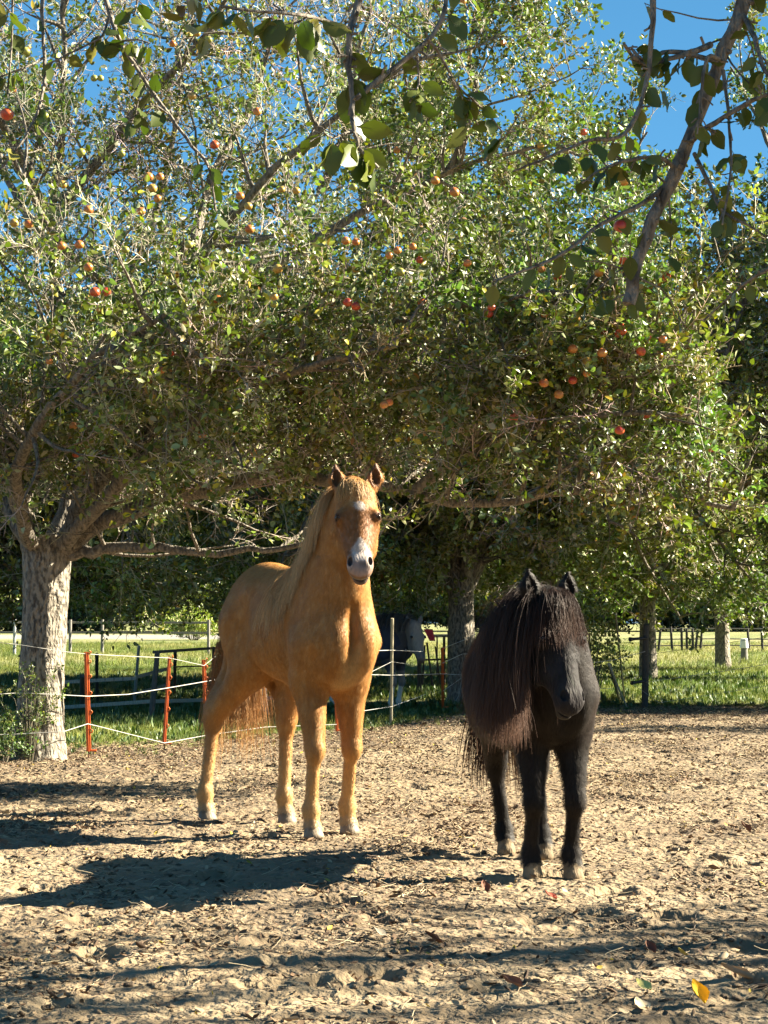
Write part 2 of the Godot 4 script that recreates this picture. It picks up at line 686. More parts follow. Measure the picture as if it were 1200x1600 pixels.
	b.ball(Vector3(0, 0.185, -0.095), Vector3(0.098, 0.11, 0.088), 0.04, f)
	for s in [1.0, -1.0]:
		b.ball(Vector3(s * 0.082, 0.192, -0.045), Vector3(0.026, 0.036, 0.036), 0.022, f)
		b.ball(Vector3(s * 0.05, 0.245, -0.165), Vector3(0.04, 0.125, 0.10), 0.03, f)
		b.limb_in(f, Vector3(s * 0.074, 0.235, -0.095), Vector3(s * 0.046, 0.36, -0.075), 0.018, 0.012, 0.02)
		b.ball(Vector3(s * 0.034, 0.475, -0.04), Vector3(0.025, 0.04, 0.032), 0.02, f)
	b.limb_in(f, Vector3(0, 0.17, -0.065), Vector3(0, 0.45, -0.055), 0.070, 0.052, 0.03)
	b.limb_in(f, Vector3(0, 0.25, -0.125), Vector3(0, 0.46, -0.085), 0.084, 0.058, 0.03, 1.25)
	b.ball(Vector3(0, 0.495, -0.068), Vector3(0.050, 0.054, 0.05), 0.03, f)
	b.ball(Vector3(0, 0.518, -0.112), Vector3(0.036, 0.036, 0.03), 0.012, f)
	# ears
	for s in [1.0, -1.0]:
		var tip := Vector3(s * 0.098, -0.135, -0.05)
		var root := Vector3(s * 0.068, 0.0, -0.085)
		var mid := Vector3(s * 0.092, -0.065, -0.075)
		b.limb_in(f, root, mid, 0.028, 0.037, 0.02)
		b.limb_in(f, mid, tip, 0.036, 0.007, 0.012)
		b.dig(mid + Vector3(s * 0.002, 0.012, 0.030), Vector3(0.022, 0.052, 0.030), f)
		b.dig(Vector3(s * 0.047, 0.474, -0.013), Vector3(0.0115, 0.025, 0.022), f)
		b.dig(Vector3(s * 0.108, 0.2, -0.030), Vector3(0.018, 0.012, 0.02), f)
	b.dig(Vector3(0, 0.542, -0.09), Vector3(0.05, 0.022, 0.004), f)
	b.floor_y = 0.0
	return b


func paint(sh: Shape, from: int, how: Callable) -> void:
	var c := sh.c
	for k in range(from, sh.v.size()):
		c[k] = how.call(sh.v[k], sh.n[k])
	sh.c = c


# short hairs standing on a skin
func fur(root: Node3D, sh: Shape, per_m2: float, length: float, dark: bool, seed_: int, bound: Callable) -> void:
	var g := Shape.new()
	rng.seed = seed_
	for k in 4:
		var p0 := Vector3(rnd(-0.006, 0.006), -0.002, rnd(-0.006, 0.006))
		var lean := rnd(0.8, 1.25)
		g.tint = Color(1, 1, 1) * rnd(0.75, 1.15)
		var w := 0.0008
		var side := Vector3(1, 0, rnd(-0.6, 0.6)).normalized() * w
		var nn := Vector3(0, 1.0, 0.15).normalized()
		var q := [p0, p0 + Vector3(0, 0.40, 0.35) * length * lean, p0 + Vector3(rnd(-0.1, 0.1), 0.5, 1.0) * length * lean]
		var ids := []
		for e in 3:
			var ww := 1.0 - e * 0.42
			ids.append(g.add(q[e] - side * ww, nn))
			ids.append(g.add(q[e] + side * ww, nn))
		for e in 2:
			g.tri_checked(ids[e * 2], ids[e * 2 + 1], ids[e * 2 + 2])
			g.tri_checked(ids[e * 2 + 1], ids[e * 2 + 3], ids[e * 2 + 2])
	var mesh := g.commit(mats.fur)
	var places := []
	var tints := []
	var k := 0
	while k < sh.i.size():
		var i0 := sh.i[k]
		var i1 := sh.i[k + 1]
		var i2 := sh.i[k + 2]
		k += 3
		var p0 := sh.v[i0]
		var e1 := sh.v[i1] - p0
		var e2 := sh.v[i2] - p0
		var dens: float = bound.call(p0)
		var want := e1.cross(e2).length() * 0.5 * per_m2 * dens
		var n := int(want + rng.randf())
		for q in n:
			var u := rng.randf()
			var v := rng.randf()
			if u + v > 1.0:
				u = 1.0 - u
				v = 1.0 - v
			var p := p0 + e1 * u + e2 * v
			var up := sh.n[i0]
			var flow := Vector3(-0.6, -1.0, 0) + rvec() * 0.35
			flow = (flow - up * flow.dot(up)).normalized()
			if flow.length() < 0.5:
				continue
			var x := up.cross(flow)
			var s := rnd(0.7, 1.25)
			places.append(Transform3D(Basis(x * s, up * s, flow * s), p))
			var c := sh.c[i0] * rnd(0.8, 1.2)
			c.a = 1.0
			tints.append(c)
	many(root, "coat_hair", mesh, places, tints)


# long hair: strands that hang from roots and lie on the body
func hair(b: Body, list: PackedInt32Array, roots: Array, seed_: int, opt: Dictionary) -> Shape:
	var sh := Shape.new()
	rng.seed = seed_
	var steps: int = opt.get("steps", 8)
	var wv := Vector3.ZERO
	var nth := 0
	var guide := PackedVector3Array()
	for r in roots:
		if nth % int(opt.get("lock", 1)) == 0:
			wv = rvec() * float(opt.get("sway", 0.42))
		nth += 1
		var p: Vector3 = r[0]
		var dir: Vector3 = (r[1] as Vector3).normalized()
		var len: float = r[2]
		var pts := PackedVector3Array()
		var rad := PackedFloat32Array()
		var seg := len / steps
		for k in steps + 1:
			pts.append(p)
			rad.append(opt.width * lerpf(1.0, 0.35, float(k) / steps))
			dir = (dir + Vector3(0, -1, 0) * opt.get("fall", 0.45) + wv * 0.22 + rvec() * opt.get("wild", 0.08)).normalized()
			p += dir * seg
			if list.size() > 0:
				var d := b.value(p, list)
				var lie: float = r[3]
				if d < lie:
					p += b.slope(p, list) * (lie - d)
		if (nth - 1) % int(opt.get("lock", 1)) == 0:
			guide = pts.duplicate()
		else:
			var pull := rnd(0.05, 0.5)
			for k in range(1, steps + 1):
				pts[k] = pts[k].lerp(guide[k], pull * smoothstep(0.0, 0.9, float(k) / steps))
		sh.tint = (opt.root_tint as Color) * rnd(0.75, 1.25)
		sh.tube(pts, rad, 3, (opt.tip_tint as Color) * rnd(0.75, 1.3))
	return sh


# ---------------------------------------------------------------- the three horses
func head_frame(poll: Vector3, nose_turn: float, nose_drop: float, tilt: float, size: Vector3, yaw: float) -> Transform3D:
	# in world axes the face looks to +z; turned about y, dropped about x; then brought into the horse's own axes
	var bs := Basis(Vector3.UP, nose_turn) * Basis(Vector3.FORWARD, tilt) * Basis(Vector3.RIGHT, -nose_drop)
	var f := Basis(Vector3(1, 0, 0), Vector3(0, -1, 0), Vector3(0, 0, 1))   # x across, y down the face, z out of it
	f = bs * f
	return Transform3D(Basis(Vector3.UP, yaw).inverse() * f * Basis.from_scale(size), poll)


func local_foot(px: float, depth: float, origin: Vector3, yaw: float) -> Vector3:
	var p := at(px, 970, depth)
	p.y = 0
	return Basis(Vector3.UP, yaw).inverse() * (p - origin)


func eyes(root: Node3D, f: Transform3D, lid: Color) -> void:
	for s in [1.0, -1.0]:
		var sh := Shape.new()
		var prof := []
		for k in 11:
			var a := PI * k / 10.0
			prof.append(Vector2(sin(a) * 0.0195 + 1e-4, -cos(a) * 0.0195))
		sh.lathe(f * Transform3D(Basis(), Vector3(s * 0.0915, 0.2, -0.031)), prof, 14)
		var eye := part(root, "eye", sh.commit(), mats.eye)
		var l := Shape.new()
		l.tint = lid
		for q in [-1.0, 1.0]:
			var pts := PackedVector3Array()
			var rad := PackedFloat32Array()
			for k in 7:
				var a := lerpf(-1.25, 1.25, k / 6.0)
				pts.append(f * Vector3(s * (0.0955 + 0.009 * cos(a)), 0.2 + q * (0.0145 * cos(a)), -0.031 + 0.0205 * sin(a)))
				rad.append(0.0048)
			l.tube(pts, rad, 6)
		part(eye, "eyelid", l.commit(), mats.coat if lid.r > 0.05 else mats.dark_coat)


func crest_roots(np: Array, nr: Array, flat: float, count: int, side: float, poll: Vector3, lens: Array, lie: Array, from := 0.0, upto := 1.0, other := 0.14, spread := 1.0) -> Array:
	# roots along the top line of the neck from the poll (0) back to the withers (1)
	var roots := []
	var lock_t := 0.0
	var lock_dir := Vector3.ZERO
	for k in count:
		if k % 9 == 0:
			lock_t = rnd(from, upto)
			lock_dir = rvec() * 0.35
		var t := clampf(lock_t + rnd(-0.03, 0.03), 0.0, 1.0)
		var u := (1.0 - t) * (np.size() - 1)
		var s := mini(int(u), np.size() - 2)
		var fr := u - s
		var c: Vector3 = (np[s] as Vector3).lerp(np[s + 1], fr)
		var r: float = lerpf(nr[s], nr[s + 1], fr)
		var along: Vector3 = ((np[s + 1] as Vector3) - np[s]).normalized()
		var up := along.cross(Vector3(0, 0, 1))
		if up.y < 0.0 and up.x > 0.0:
			up = -up
		if up.x > 0.2:
			up = -up
		var z := rnd(-0.022, 0.03)
		var p := c + up * r * 0.97 + Vector3(0, 0, z)
		var sd := side if rng.randf() >= other else -side
		var dir := up * 0.55 * spread + Vector3(0.1 + (1.0 - spread) * 0.3, 0.15 - (1.0 - spread) * 1.2, sd * rnd(0.8, 1.2) * spread) + rvec() * 0.08 + lock_dir
		roots.append([p, dir, lerpf(lens[0], lens[1], t) * rnd(0.65, 1.1), rnd(lie[0], lie[1])])
	return roots


func chestnut_horse() -> void:
	rng.seed = 101
	var yaw := deg_to_rad(-65.0)
	var origin := Vector3(-0.277, -0.008, -10.23)
	var root := thing("chestnut_horse", "golden chestnut horse with flaxen mane and white muzzle, standing with its head raised", "horse", origin, yaw)
	var inv := Basis(Vector3.UP, yaw).inverse()
	var poll := inv * (at(557, 752, 9.86) - origin)
	var head := head_frame(poll, deg_to_rad(2.0), deg_to_rad(29.0), deg_to_rad(-2.0), Vector3(1.08, 0.99, 1.0), yaw)
	var np := [Vector3(-0.10, 1.13, 0), Vector3(0.10, 1.36, poll.z * 0.4), Vector3(0.22, 1.60, poll.z * 0.75), poll + Vector3(-0.075, -0.075, 0)]
	var nr := [0.25, 0.174, 0.136, 0.10]
	var o := {
		"h": 1.03, "w": 0.86, "leg": 0.93, "deep": 0.98,
		"fore_right": local_foot(490, 10.12, origin, yaw), "fore_left": local_foot(546, 10.34, origin, yaw),
		"hind_right": local_foot(325, 11.02, origin, yaw), "hind_left": local_foot(449, 10.86, origin, yaw),
		"neck": np, "neck_r": nr, "neck_flat": 1.5, "head": head,
	}
	for key in ["fore_right", "fore_left", "hind_right", "hind_left"]:
		o[key].y = 0.0
	var b := horse_body(o)
	b.ribs = 0.006
	var cut := poll + Vector3(-0.10, -0.17, 0)
	var way := Vector3(0.85, 0.53, 0).normalized()
	var sh := b.skin(Vector3(-1.5, -0.03, -0.42), Vector3(0.55, 1.75, 0.42), 0.0125, cut, -way)
	b.skin(poll + Vector3(-0.30, -0.62, -0.24), poll + Vector3(0.36, 0.20, 0.24), 0.0042, cut, way, sh)
	var hf := head.affine_inverse()
	var nz := FastNoiseLite.new()
	nz.frequency = 7.0
	nz.fractal_octaves = 3
	var base := Color(0.42, 0.19, 0.046)
	var deep := Color(0.25, 0.10, 0.022)
	var cream := Color(0.57, 0.36, 0.145)
	paint(sh, 0, func(p: Vector3, n: Vector3) -> Color:
		var v := nz.get_noise_3dv(p)
		var st := nz.get_noise_3d(p.x * 4.0 + 7.0, p.y * 1.2, p.z * 4.0)
		var c := base.lerp(deep, clampf(0.15 + v * 0.6, 0.0, 0.6))
		c = c.lerp(cream, clampf(st * 0.9 - 0.05, 0.0, 0.45))
		# paler lower legs and hooves the colour of the dust
		var low := smoothstep(0.62, 0.12, p.y)
		c = c.lerp(cream, low * 0.75)
		if p.y < 0.062:
			c = Color(0.20, 0.15, 0.095) * (1.0 + v * 0.5)
		elif p.y < 0.10:
			c = c.lerp(Color(0.40, 0.29, 0.17), 0.6)
		c = c.lerp(cream * 1.1, 0.7 * smoothstep(0.10, 0.03, Vector2(p.z, (p.y - 0.86) * 0.5).length() + v * 0.04) * smoothstep(0.05, 0.15, p.x))
		var q := hf * p
		if q.y > -0.25 and q.y < 0.65 and absf(q.x) < 0.14 and q.z > -0.28 and p.x > poll.x - 0.2:
			if q.y < 0.0:
				c = deep.lerp(base, 0.4)
				if q.z > -0.085 and absf(absf(q.x) - 0.094) < 0.02 and q.y < -0.01:
					c = Color(0.16, 0.07, 0.025)
			else:
				var face := smoothstep(-0.13, -0.06, q.z)
				c = c.lerp(Color(0.235, 0.092, 0.022), face * smoothstep(0.12, 0.2, q.y) * 0.9)
				# star on the forehead, snip that widens over the nose
				var edge := v * 0.02
				var star := Vector2(q.x - 0.008, (q.y - 0.155) * 0.8).length()
				var white := smoothstep(0.024, 0.014, star + edge) * face
				var half := lerpf(0.005, 0.042, smoothstep(0.33, 0.45, q.y)) + edge * 0.8
				white = maxf(white, smoothstep(0.008, -0.004, absf(q.x - 0.006) - half) * smoothstep(0.325, 0.35, q.y) * smoothstep(0.50, 0.47, q.y) * smoothstep(-0.095, -0.06, q.z))
				c = c.lerp(Color(0.56, 0.47, 0.40), white)
				# bare grey and pink skin round nostrils, lips and chin
				var nose := smoothstep(0.455, 0.495, q.y + edge)
				c = c.lerp(Color(0.36, 0.25, 0.20) * (1.0 + v * 0.8), nose * smoothstep(-0.06, -0.04, q.z))
				c = c.lerp(Color(0.22, 0.18, 0.13), nose * smoothstep(-0.05, -0.075, q.z))
				var nos := Vector2((absf(q.x) - 0.047) / 0.0135, (q.y - 0.474) / 0.027).length()
				if q.z > -0.05:
					c = c.lerp(Color(0.045, 0.03, 0.026), smoothstep(1.15, 0.75, nos))
					c = c.lerp(Color(0.20, 0.15, 0.12), smoothstep(0.5, 0.0, absf(nos - 1.5)) * 0.6)
				if q.y > 0.515 and absf(q.z + 0.09) < 0.007:
					c = Color(0.05, 0.03, 0.025)
				if q.y > 0.53 and q.z < -0.097:
					c = Color(0.12, 0.075, 0.055)
				if Vector2(absf(q.x) - 0.1, q.y - 0.2).length() < 0.02 and q.z > -0.07 and absf(q.x) > 0.07:
					c = c.lerp(Color(0.12, 0.05, 0.02), 0.7)
		return c)
	part(root, "body", sh.commit(), mats.coat)
	eyes(root, head, Color(0.05, 0.025, 0.012))
	fur(root, sh, 17000.0, 0.013, false, 7, func(p: Vector3) -> float:
		if p.y < 0.06:
			return 0.0
		var q := hf * p
		if q.y > 0.42 and q.z > -0.2 and p.x > poll.x:
			return 0.0
		return 1.0 if p.y > 0.2 else 1.6)
	# mane, forelock, tail
	var crest := b.near(Vector3(0.1, 1.4, 0), 0.45)
	rng.seed = 5
	var roots := crest_roots(np, nr, 1.5, 4200, 1.0, poll, [0.24, 0.38], [0.004, 0.045])
	var opt := {"width": 0.0012, "root_tint": Color(0.44, 0.23, 0.08), "tip_tint": Color(0.70, 0.48, 0.23), "fall": 0.55, "wild": 0.18, "steps": 8, "lock": 9}
	part(root, "mane", hair(b, crest, roots, 6, opt).commit(), mats.hair)
	roots = []
	for k in 800:
		var x := rnd(-0.058, 0.058)
		var p := head * Vector3(x, rnd(-0.02, 0.03), -0.03 + rnd(-0.05, 0.02))
		roots.append([p, head.basis * Vector3(x * 5.0 + rnd(-0.3, 0.3), -0.15, 1.2), rnd(0.05, 0.10) + 0.09 * maxf(0.0, 1.0 - absf(x) * 22.0) * rng.randf() + (0.08 if absf(x) > 0.045 else 0.0) * rng.randf(), rnd(0.002, 0.014)])
	opt = {"width": 0.0010, "lock": 8, "root_tint": Color(0.50, 0.29, 0.10), "tip_tint": Color(0.60, 0.38, 0.15), "fall": 0.7, "wild": 0.22, "steps": 7}
	part(root, "forelock", hair(b, b.near(poll, 0.3), roots, 9, opt).commit(), mats.hair)
	roots = []
	var lock := Vector3.ZERO
	for k in 1300:
		var t := rng.randf()
		if k % 26 == 0:
			lock = Vector3(rnd(-0.3, 0.15), 0, rnd(-0.4, 0.4))
		var p := Vector3(-1.22 * 1.03, lerpf(1.20, 0.95, t) * 1.03, rnd(-0.025, 0.025))
		roots.append([p, Vector3(-0.5, 0.25, 0) + lock + rvec() * 0.08, rnd(0.45, 0.95), 0.01])
	opt = {"width": 0.0014, "lock": 26, "root_tint": Color(0.30, 0.12, 0.035), "tip_tint": Color(0.46, 0.25, 0.09), "fall": 0.55, "wild": 0.05, "steps": 11}
	part(root, "tail", hair(b, b.near(Vector3(-1.1, 0.8, 0), 0.4), roots, 10, opt).commit(), mats.hair)


func black_pony() -> void:
	rng.seed = 202
	var yaw := deg_to_rad(-79.0)
	var origin := Vector3(0.748, -0.008, -8.60)
	var root := thing("black_pony", "shaggy black pony with long brown mane and forelock over its eyes", "pony", origin, yaw)
	var inv := Basis(Vector3.UP, yaw).inverse()
	var poll := inv * (at(873, 930, 8.12) - origin)
	var head := head_frame(poll, deg_to_rad(27.0), deg_to_rad(20.0), deg_to_rad(2.0), Vector3(1.02, 0.93, 0.97), yaw)
	var np := [Vector3(-0.16, 0.90, 0), Vector3(0.05, 1.00, poll.z * 0.45), Vector3(0.20, 1.11, poll.z * 0.8), poll + Vector3(-0.08, -0.09, 0)]
	var nr := [0.21, 0.175, 0.14, 0.105]
	var o := {
		"h": 0.80, "w": 0.91, "leg": 1.0, "deep": 1.0, "long": 0.98, "joint": 0.95, "lift": 0.015,
		"fore_right": local_foot(830, 8.53, origin, yaw), "fore_left": local_foot(893, 8.53, origin, yaw),
		"hind_right": local_foot(789, 9.46, origin, yaw), "hind_left": local_foot(848, 9.25, origin, yaw),
		"neck": np, "neck_r": nr, "neck_flat": 1.5, "head": head,
	}
	var b := horse_body(o)
	b.ball(Vector3(-0.46, 0.77, 0.0), Vector3(0.36, 0.24, 0.245), 0.1)
	var cut := Vector3(poll.x - 0.13, poll.y - 0.2, 0)
	var way := Vector3(1.0, 0.05, 0).normalized()
	var sh := b.skin(Vector3(-1.3, -0.03, -0.42), Vector3(0.62, 1.42, 0.42), 0.0125, cut, -way)
	b.skin(poll + Vector3(-0.2, -0.62, -0.3), poll + Vector3(0.36, 0.20, 0.3), 0.0045, cut, way, sh)
	var hf := head.affine_inverse()
	var nz := FastNoiseLite.new()
	nz.frequency = 6.0
	nz.fractal_octaves = 3
	paint(sh, 0, func(p: Vector3, n: Vector3) -> Color:
		var v := nz.get_noise_3dv(p)
		var c := Color(0.018, 0.014, 0.011) * (1.0 + v * 0.6)
		var flank := smoothstep(0.25, -0.1, p.x) * smoothstep(0.55, 0.8, p.y)
		c = c.lerp(Color(0.040, 0.015, 0.008), flank * (0.55 + v * 0.4))
		if p.y < 0.075:
			c = Color(0.25, 0.185, 0.11) * (1.0 + v * 0.6)
		var q := hf * p
		if q.y > 0.0 and q.y < 0.65 and absf(q.x) < 0.14 and q.z > -0.28 and p.x > poll.x - 0.1:
			c = Color(0.022, 0.019, 0.018) * (1.0 + v * 0.9)
			if q.y > 0.47:
				c = Color(0.020, 0.016, 0.016)
			if q.y > 0.5 and q.z < -0.1:
				c = Color(0.05, 0.04, 0.03)
			if q.y > 0.515 and absf(q.z + 0.09) < 0.006:
				c = Color(0.005, 0.004, 0.004)
		return c)
	part(root, "body", sh.commit(), mats.dark_coat)
	eyes(root, head, Color(0.02, 0.015, 0.012))
	fur(root, sh, 17000.0, 0.020, true, 17, func(p: Vector3) -> float:
		if p.y < 0.07:
			return 0.0
		var q := hf * p
		if q.y > 0.30 and q.z > -0.2 and p.x > poll.x - 0.05:
			return 0.0
		return 1.0 if p.y > 0.3 else 1.7)
	var crest := b.near(Vector3(0.1, 1.0, 0), 0.42)
	rng.seed = 15
	var roots := crest_roots(np, nr, 1.25, 7200, 1.0, poll, [0.60, 1.0], [0.004, 0.035], 0.07, 0.27, 0.0, 0.6)
	var opt := {"width": 0.0009, "root_tint": Color(0.009, 0.006, 0.004), "tip_tint": Color(0.085, 0.043, 0.026), "fall": 0.5, "wild": 0.19, "steps": 9, "lock": 9, "sway": 0.2}
	part(root, "mane", hair(b, crest, roots, 16, opt).commit(), mats.dark_hair)
	roots = []
	for k in 2200:
		var x := rnd(-0.062, 0.052)
		var p := head * Vector3(x, rnd(-0.02, 0.03), -0.04 + rnd(-0.06, 0.03))
		roots.append([p, head.basis * Vector3(x * 9.0 + rnd(-0.3, 0.3), 0.3, 0.8), rnd(0.14, 0.27), rnd(0.003, 0.026)])
	opt = {"width": 0.0008, "lock": 6, "root_tint": Color(0.02, 0.011, 0.007), "tip_tint": Color(0.065, 0.029, 0.016), "fall": 0.6, "wild": 0.17, "steps": 9}
	part(root, "forelock", hair(b, b.near(poll, 0.35), roots, 19, opt).commit(), mats.dark_hair)
	roots = []
	for k in 420:
		var t := rng.randf()
		var p := Vector3(-1.2 * 0.8, lerpf(1.16, 0.95, t) * 0.8, rnd(-0.03, 0.03))
		roots.append([p, Vector3(-0.5 - rnd(0.0, 0.3), 0.2, rnd(-0.5, 0.35)), rnd(0.4, 0.66), 0.01])
	opt = {"width": 0.0028, "root_tint": Color(0.02, 0.012, 0.008), "tip_tint": Color(0.10, 0.055, 0.03), "fall": 0.55, "wild": 0.06, "steps": 9}
	part(root, "tail", hair(b, b.near(Vector3(-0.95, 0.6, 0), 0.3), roots, 20, opt).commit(), mats.dark_hair)


func rugged_horse() -> void:
	rng.seed = 303
	var yaw := deg_to_rad(-38.0)
	var origin := Vector3(0.14, -0.008, -24.2)
	var root := thing("grey_horse", "grey horse in a dark navy rug standing behind the pale post", "horse", origin, yaw)
	var inv := Basis(Vector3.UP, yaw).inverse()
	var poll := inv * (at(651, 972, 23.9) - origin)
	var head := head_frame(poll, deg_to_rad(22.0), deg_to_rad(24.0), 0.0, Vector3.ONE * 0.95, yaw)
	var np := [Vector3(-0.16, 0.90, 0), Vector3(0.05, 1.0, 0), poll + Vector3(-0.08, -0.08, 0)]
	var nr := [0.22, 0.18, 0.11]
	var o := {
		"h": 0.82, "w": 1.0, "leg": 1.0,
		"fore_right": Vector3(0.05, 0, 0.11), "fore_left": Vector3(0.0, 0, -0.11),
		"hind_right": Vector3(-0.88, 0, 0.12), "hind_left": Vector3(-0.76, 0, -0.12),
		"neck": np, "neck_r": nr, "neck_flat": 1.35, "head": head,
	}
	var b := horse_body(o)
	var sh := b.skin(Vector3(-1.3, -0.03, -0.4), Vector3(0.75, 1.6, 0.5), 0.02)
	var hf := head.affine_inverse()
	paint(sh, 0, func(p: Vector3, n: Vector3) -> Color:
		if p.y < 0.32:
			return Color(0.62, 0.57, 0.48)
		if p.y > 0.5 and p.x < poll.x - 0.12:
			return Color(0.035, 0.036, 0.045)
		var q := hf * p
		if q.y > 0.42 and p.x > poll.x:
			return Color(0.12, 0.10, 0.09)
		if q.y > 0.0 and p.x > poll.x:
			return Color(0.22, 0.19, 0.15)
		return Color(0.17, 0.15, 0.13))
	part(root, "body", sh.commit(), mats.coat)
	eyes(root, head, Color(0.03, 0.025, 0.02))
	rng.seed = 33
	var roots := crest_roots(np, nr, 1.35, 420, 1.0, poll, [0.25, 0.3], [0.01, 0.05])
	var opt := {"width": 0.005, "root_tint": Color(0.05, 0.045, 0.04), "tip_tint": Color(0.10, 0.09, 0.08), "fall": 0.5, "wild": 0.08, "steps": 6}
	part(root, "mane", hair(b, b.near(Vector3(0.1, 1.0, 0), 0.4), roots, 34, opt).commit(), mats.dark_hair)
	roots = []
	for k in 160:
		roots.append([Vector3(-1.0, rnd(0.8, 0.95), rnd(-0.03, 0.03)), Vector3(-0.6, 0.2, rnd(-0.3, 0.3)), rnd(0.4, 0.65), 0.01])
	part(root, "tail", hair(b, b.near(Vector3(-0.95, 0.6, 0), 0.3), roots, 35, opt).commit(), mats.dark_hair)
	# the rug: a cover that follows the trunk and hangs below the belly line
	var g := Body.new()
	g.ball(Vector3(-0.42, 0.86, 0), Vector3(0.58, 0.31, 0.28), 0.06)
	g.ball(Vector3(-0.80, 0.90, 0), Vector3(0.25, 0.27, 0.25), 0.06)
	g.ball(Vector3(0.0, 0.88, 0), Vector3(0.25, 0.29, 0.235), 0.06)
	g.limb(Vector3(-0.05, 0.72, 0.19), Vector3(-0.95, 0.70, 0.20), 0.06, 0.06, 0.12)
	g.limb(Vector3(-0.05, 0.72, -0.19), Vector3(-0.95, 0.70, -0.20), 0.06, 0.06, 0.12)
	g.floor_y = 0.55
	var rs := g.skin(Vector3(-1.3, 0.45, -0.45), Vector3(0.4, 1.4, 0.45), 0.022)
	nzr.frequency = 3.0
	paint(rs, 0, func(p: Vector3, n: Vector3) -> Color:
		return Color(0.012, 0.017, 0.032) * (1.0 + 0.6 * nzr.get_noise_3d(p.x * 4.0, p.y * 0.6, p.z)))
	var rug := part(root, "rug", rs.commit(), mats.cloth)
	var st := Shape.new()
	st.tint = Color(0.42, 0.42, 0.42)
	for z in [0.06, -0.03]:
		st.tube(PackedVector3Array([Vector3(0.14, 1.02, z), Vector3(0.235, 0.9, z * 1.4), Vector3(0.22, 0.76, z * 1.3)]), PackedFloat32Array([0.014, 0.014, 0.014]), 6)
	part(rug, "strap", st.commit(), mats.cloth)


var nzr := FastNoiseLite.new()


# ---------------------------------------------------------------- trees
var sprays := []          # [leafy meshes..., sparse meshes...]
const LEAFY := 6
const SPARSE := 4


func leaf_colour() -> Color:
	var k := rng.randf()
	if k < 0.05:
		return Color(0.30, 0.27, 0.035)
	if k < 0.09:
		return Color(0.20, 0.12, 0.04)
	if k < 0.42:
		return Color(0.25, 0.28, 0.17)       # pale, downy undersides
	var c := Color(0.068, 0.099, 0.022).lerp(Color(0.165, 0.172, 0.038), rng.randf())
	return c


func make_sprays() -> void:
	clump.seed = 2
	clump.frequency = 0.75
	clump.fractal_octaves = 2
	rng.seed = 11
	for kind in LEAFY + SPARSE:
		var leafy := kind < LEAFY
		var wood := Shape.new()
		var green := Shape.new()
		var p := Vector3.ZERO
		var dir := Vector3(rnd(-0.2, 0.2), 1, rnd(-0.2, 0.2)).normalized()
		var pts := PackedVector3Array()
		var rad := PackedFloat32Array()
		var n := 7
		var bend := rvec() * 0.16
		for k in n:
			pts.append(p)
			rad.append(lerpf(0.0050, 0.0020, float(k) / (n - 1)))
			dir = (dir + bend + rvec() * 0.14).normalized()
			p += dir * 0.068
		wood.tint = Color(0.34, 0.30, 0.24)
		wood.tube(pts, rad, 3)
		var twigs := 8 if leafy else 13
		var spots := []
		for q in twigs:
			var t := (q + 0.6) / twigs * (n - 1.4)
			var s := int(t)
			var c := pts[s].lerp(pts[s + 1], t - s)
			var ax := (pts[s + 1] - pts[s]).normalized()
			var d := (ax * 0.7 + ax.cross(rvec()).normalized()).normalized()
			var len := rnd(0.03, 0.09) if rng.randf() < 0.55 else rnd(0.1, 0.2)
			var tp := PackedVector3Array([c])
			var tr := PackedFloat32Array([0.0030])
			var segs := 3
			for e in segs:
				c += d * len / segs
				d = (d + rvec() * 0.25 + Vector3(0, 0.1, 0)).normalized()
				tp.append(c)
				tr.append(0.0028 - 0.0005 * e)
			wood.tint = Color(0.30, 0.265, 0.21) * rnd(0.65, 1.3)
			wood.tube(tp, tr, 3)
			spots.append([c, d, 3 if leafy else (1 if rng.randf() < 0.5 else 0)])
			if leafy or rng.randf() < 0.3:
				spots.append([tp[1], d, 1])
		spots.append([p, dir, 4 if leafy else 2])
		for sp in spots:
			for e in sp[2]:
				var d: Vector3 = ((sp[1] as Vector3) * 0.5 + rvec().normalized() * 0.9 + Vector3(0, 0.12, 0)).normalized()
				var x := d.cross(rvec()).normalized()
				var len := rnd(0.045, 0.078)
				green.tint = leaf_colour() * rnd(0.8, 1.25)
				var c0: Vector3 = sp[0] + d * 0.012
				green.leaf(Transform3D(Basis(x, d.cross(x), d), c0), len, len * rnd(0.48, 0.62), rnd(0.15, 0.6), rnd(0.0, 0.35))
		var mesh := wood.commit(mats.twig)
		green.commit(mats.leaf, mesh)
		sprays.append(mesh)


var clump := FastNoiseLite.new()


class Crown:
	var places := []
	var tints := []

	func _init(n: int) -> void:
		for k in n:
			places.append([])
			tints.append([])


func put_spray(cr: Crown, p: Vector3, dir: Vector3, size: float, leafy: float, tint: Color) -> void:
	var kind := rng.randi() % LEAFY if rng.randf() < leafy else LEAFY + rng.randi() % SPARSE
	var y := dir.normalized()
	var x := y.cross(rvec()).normalized()
	if x.length() < 0.5:
		x = Vector3.RIGHT
	cr.places[kind].append(Transform3D(Basis(x, y, x.cross(y)) * Basis.from_scale(Vector3.ONE * size), p))
	cr.tints[kind].append(tint * rnd(0.82, 1.2))


func grow(p: Vector3, dir: Vector3, len: float, segs: int, wander: float, lift: float) -> PackedVector3Array:
	var pts := PackedVector3Array([p])
	for k in segs:
		dir = (dir + rvec() * wander + Vector3(0, lift, 0)).normalized()
		p += dir * len / segs
		pts.append(p)
	return pts


func taper(count: int, r0: float, r1: float) -> PackedFloat32Array:
	var r := PackedFloat32Array()
	for k in count:
		r.append(lerpf(r0, r1, pow(float(k) / (count - 1), 0.8)))
	return r


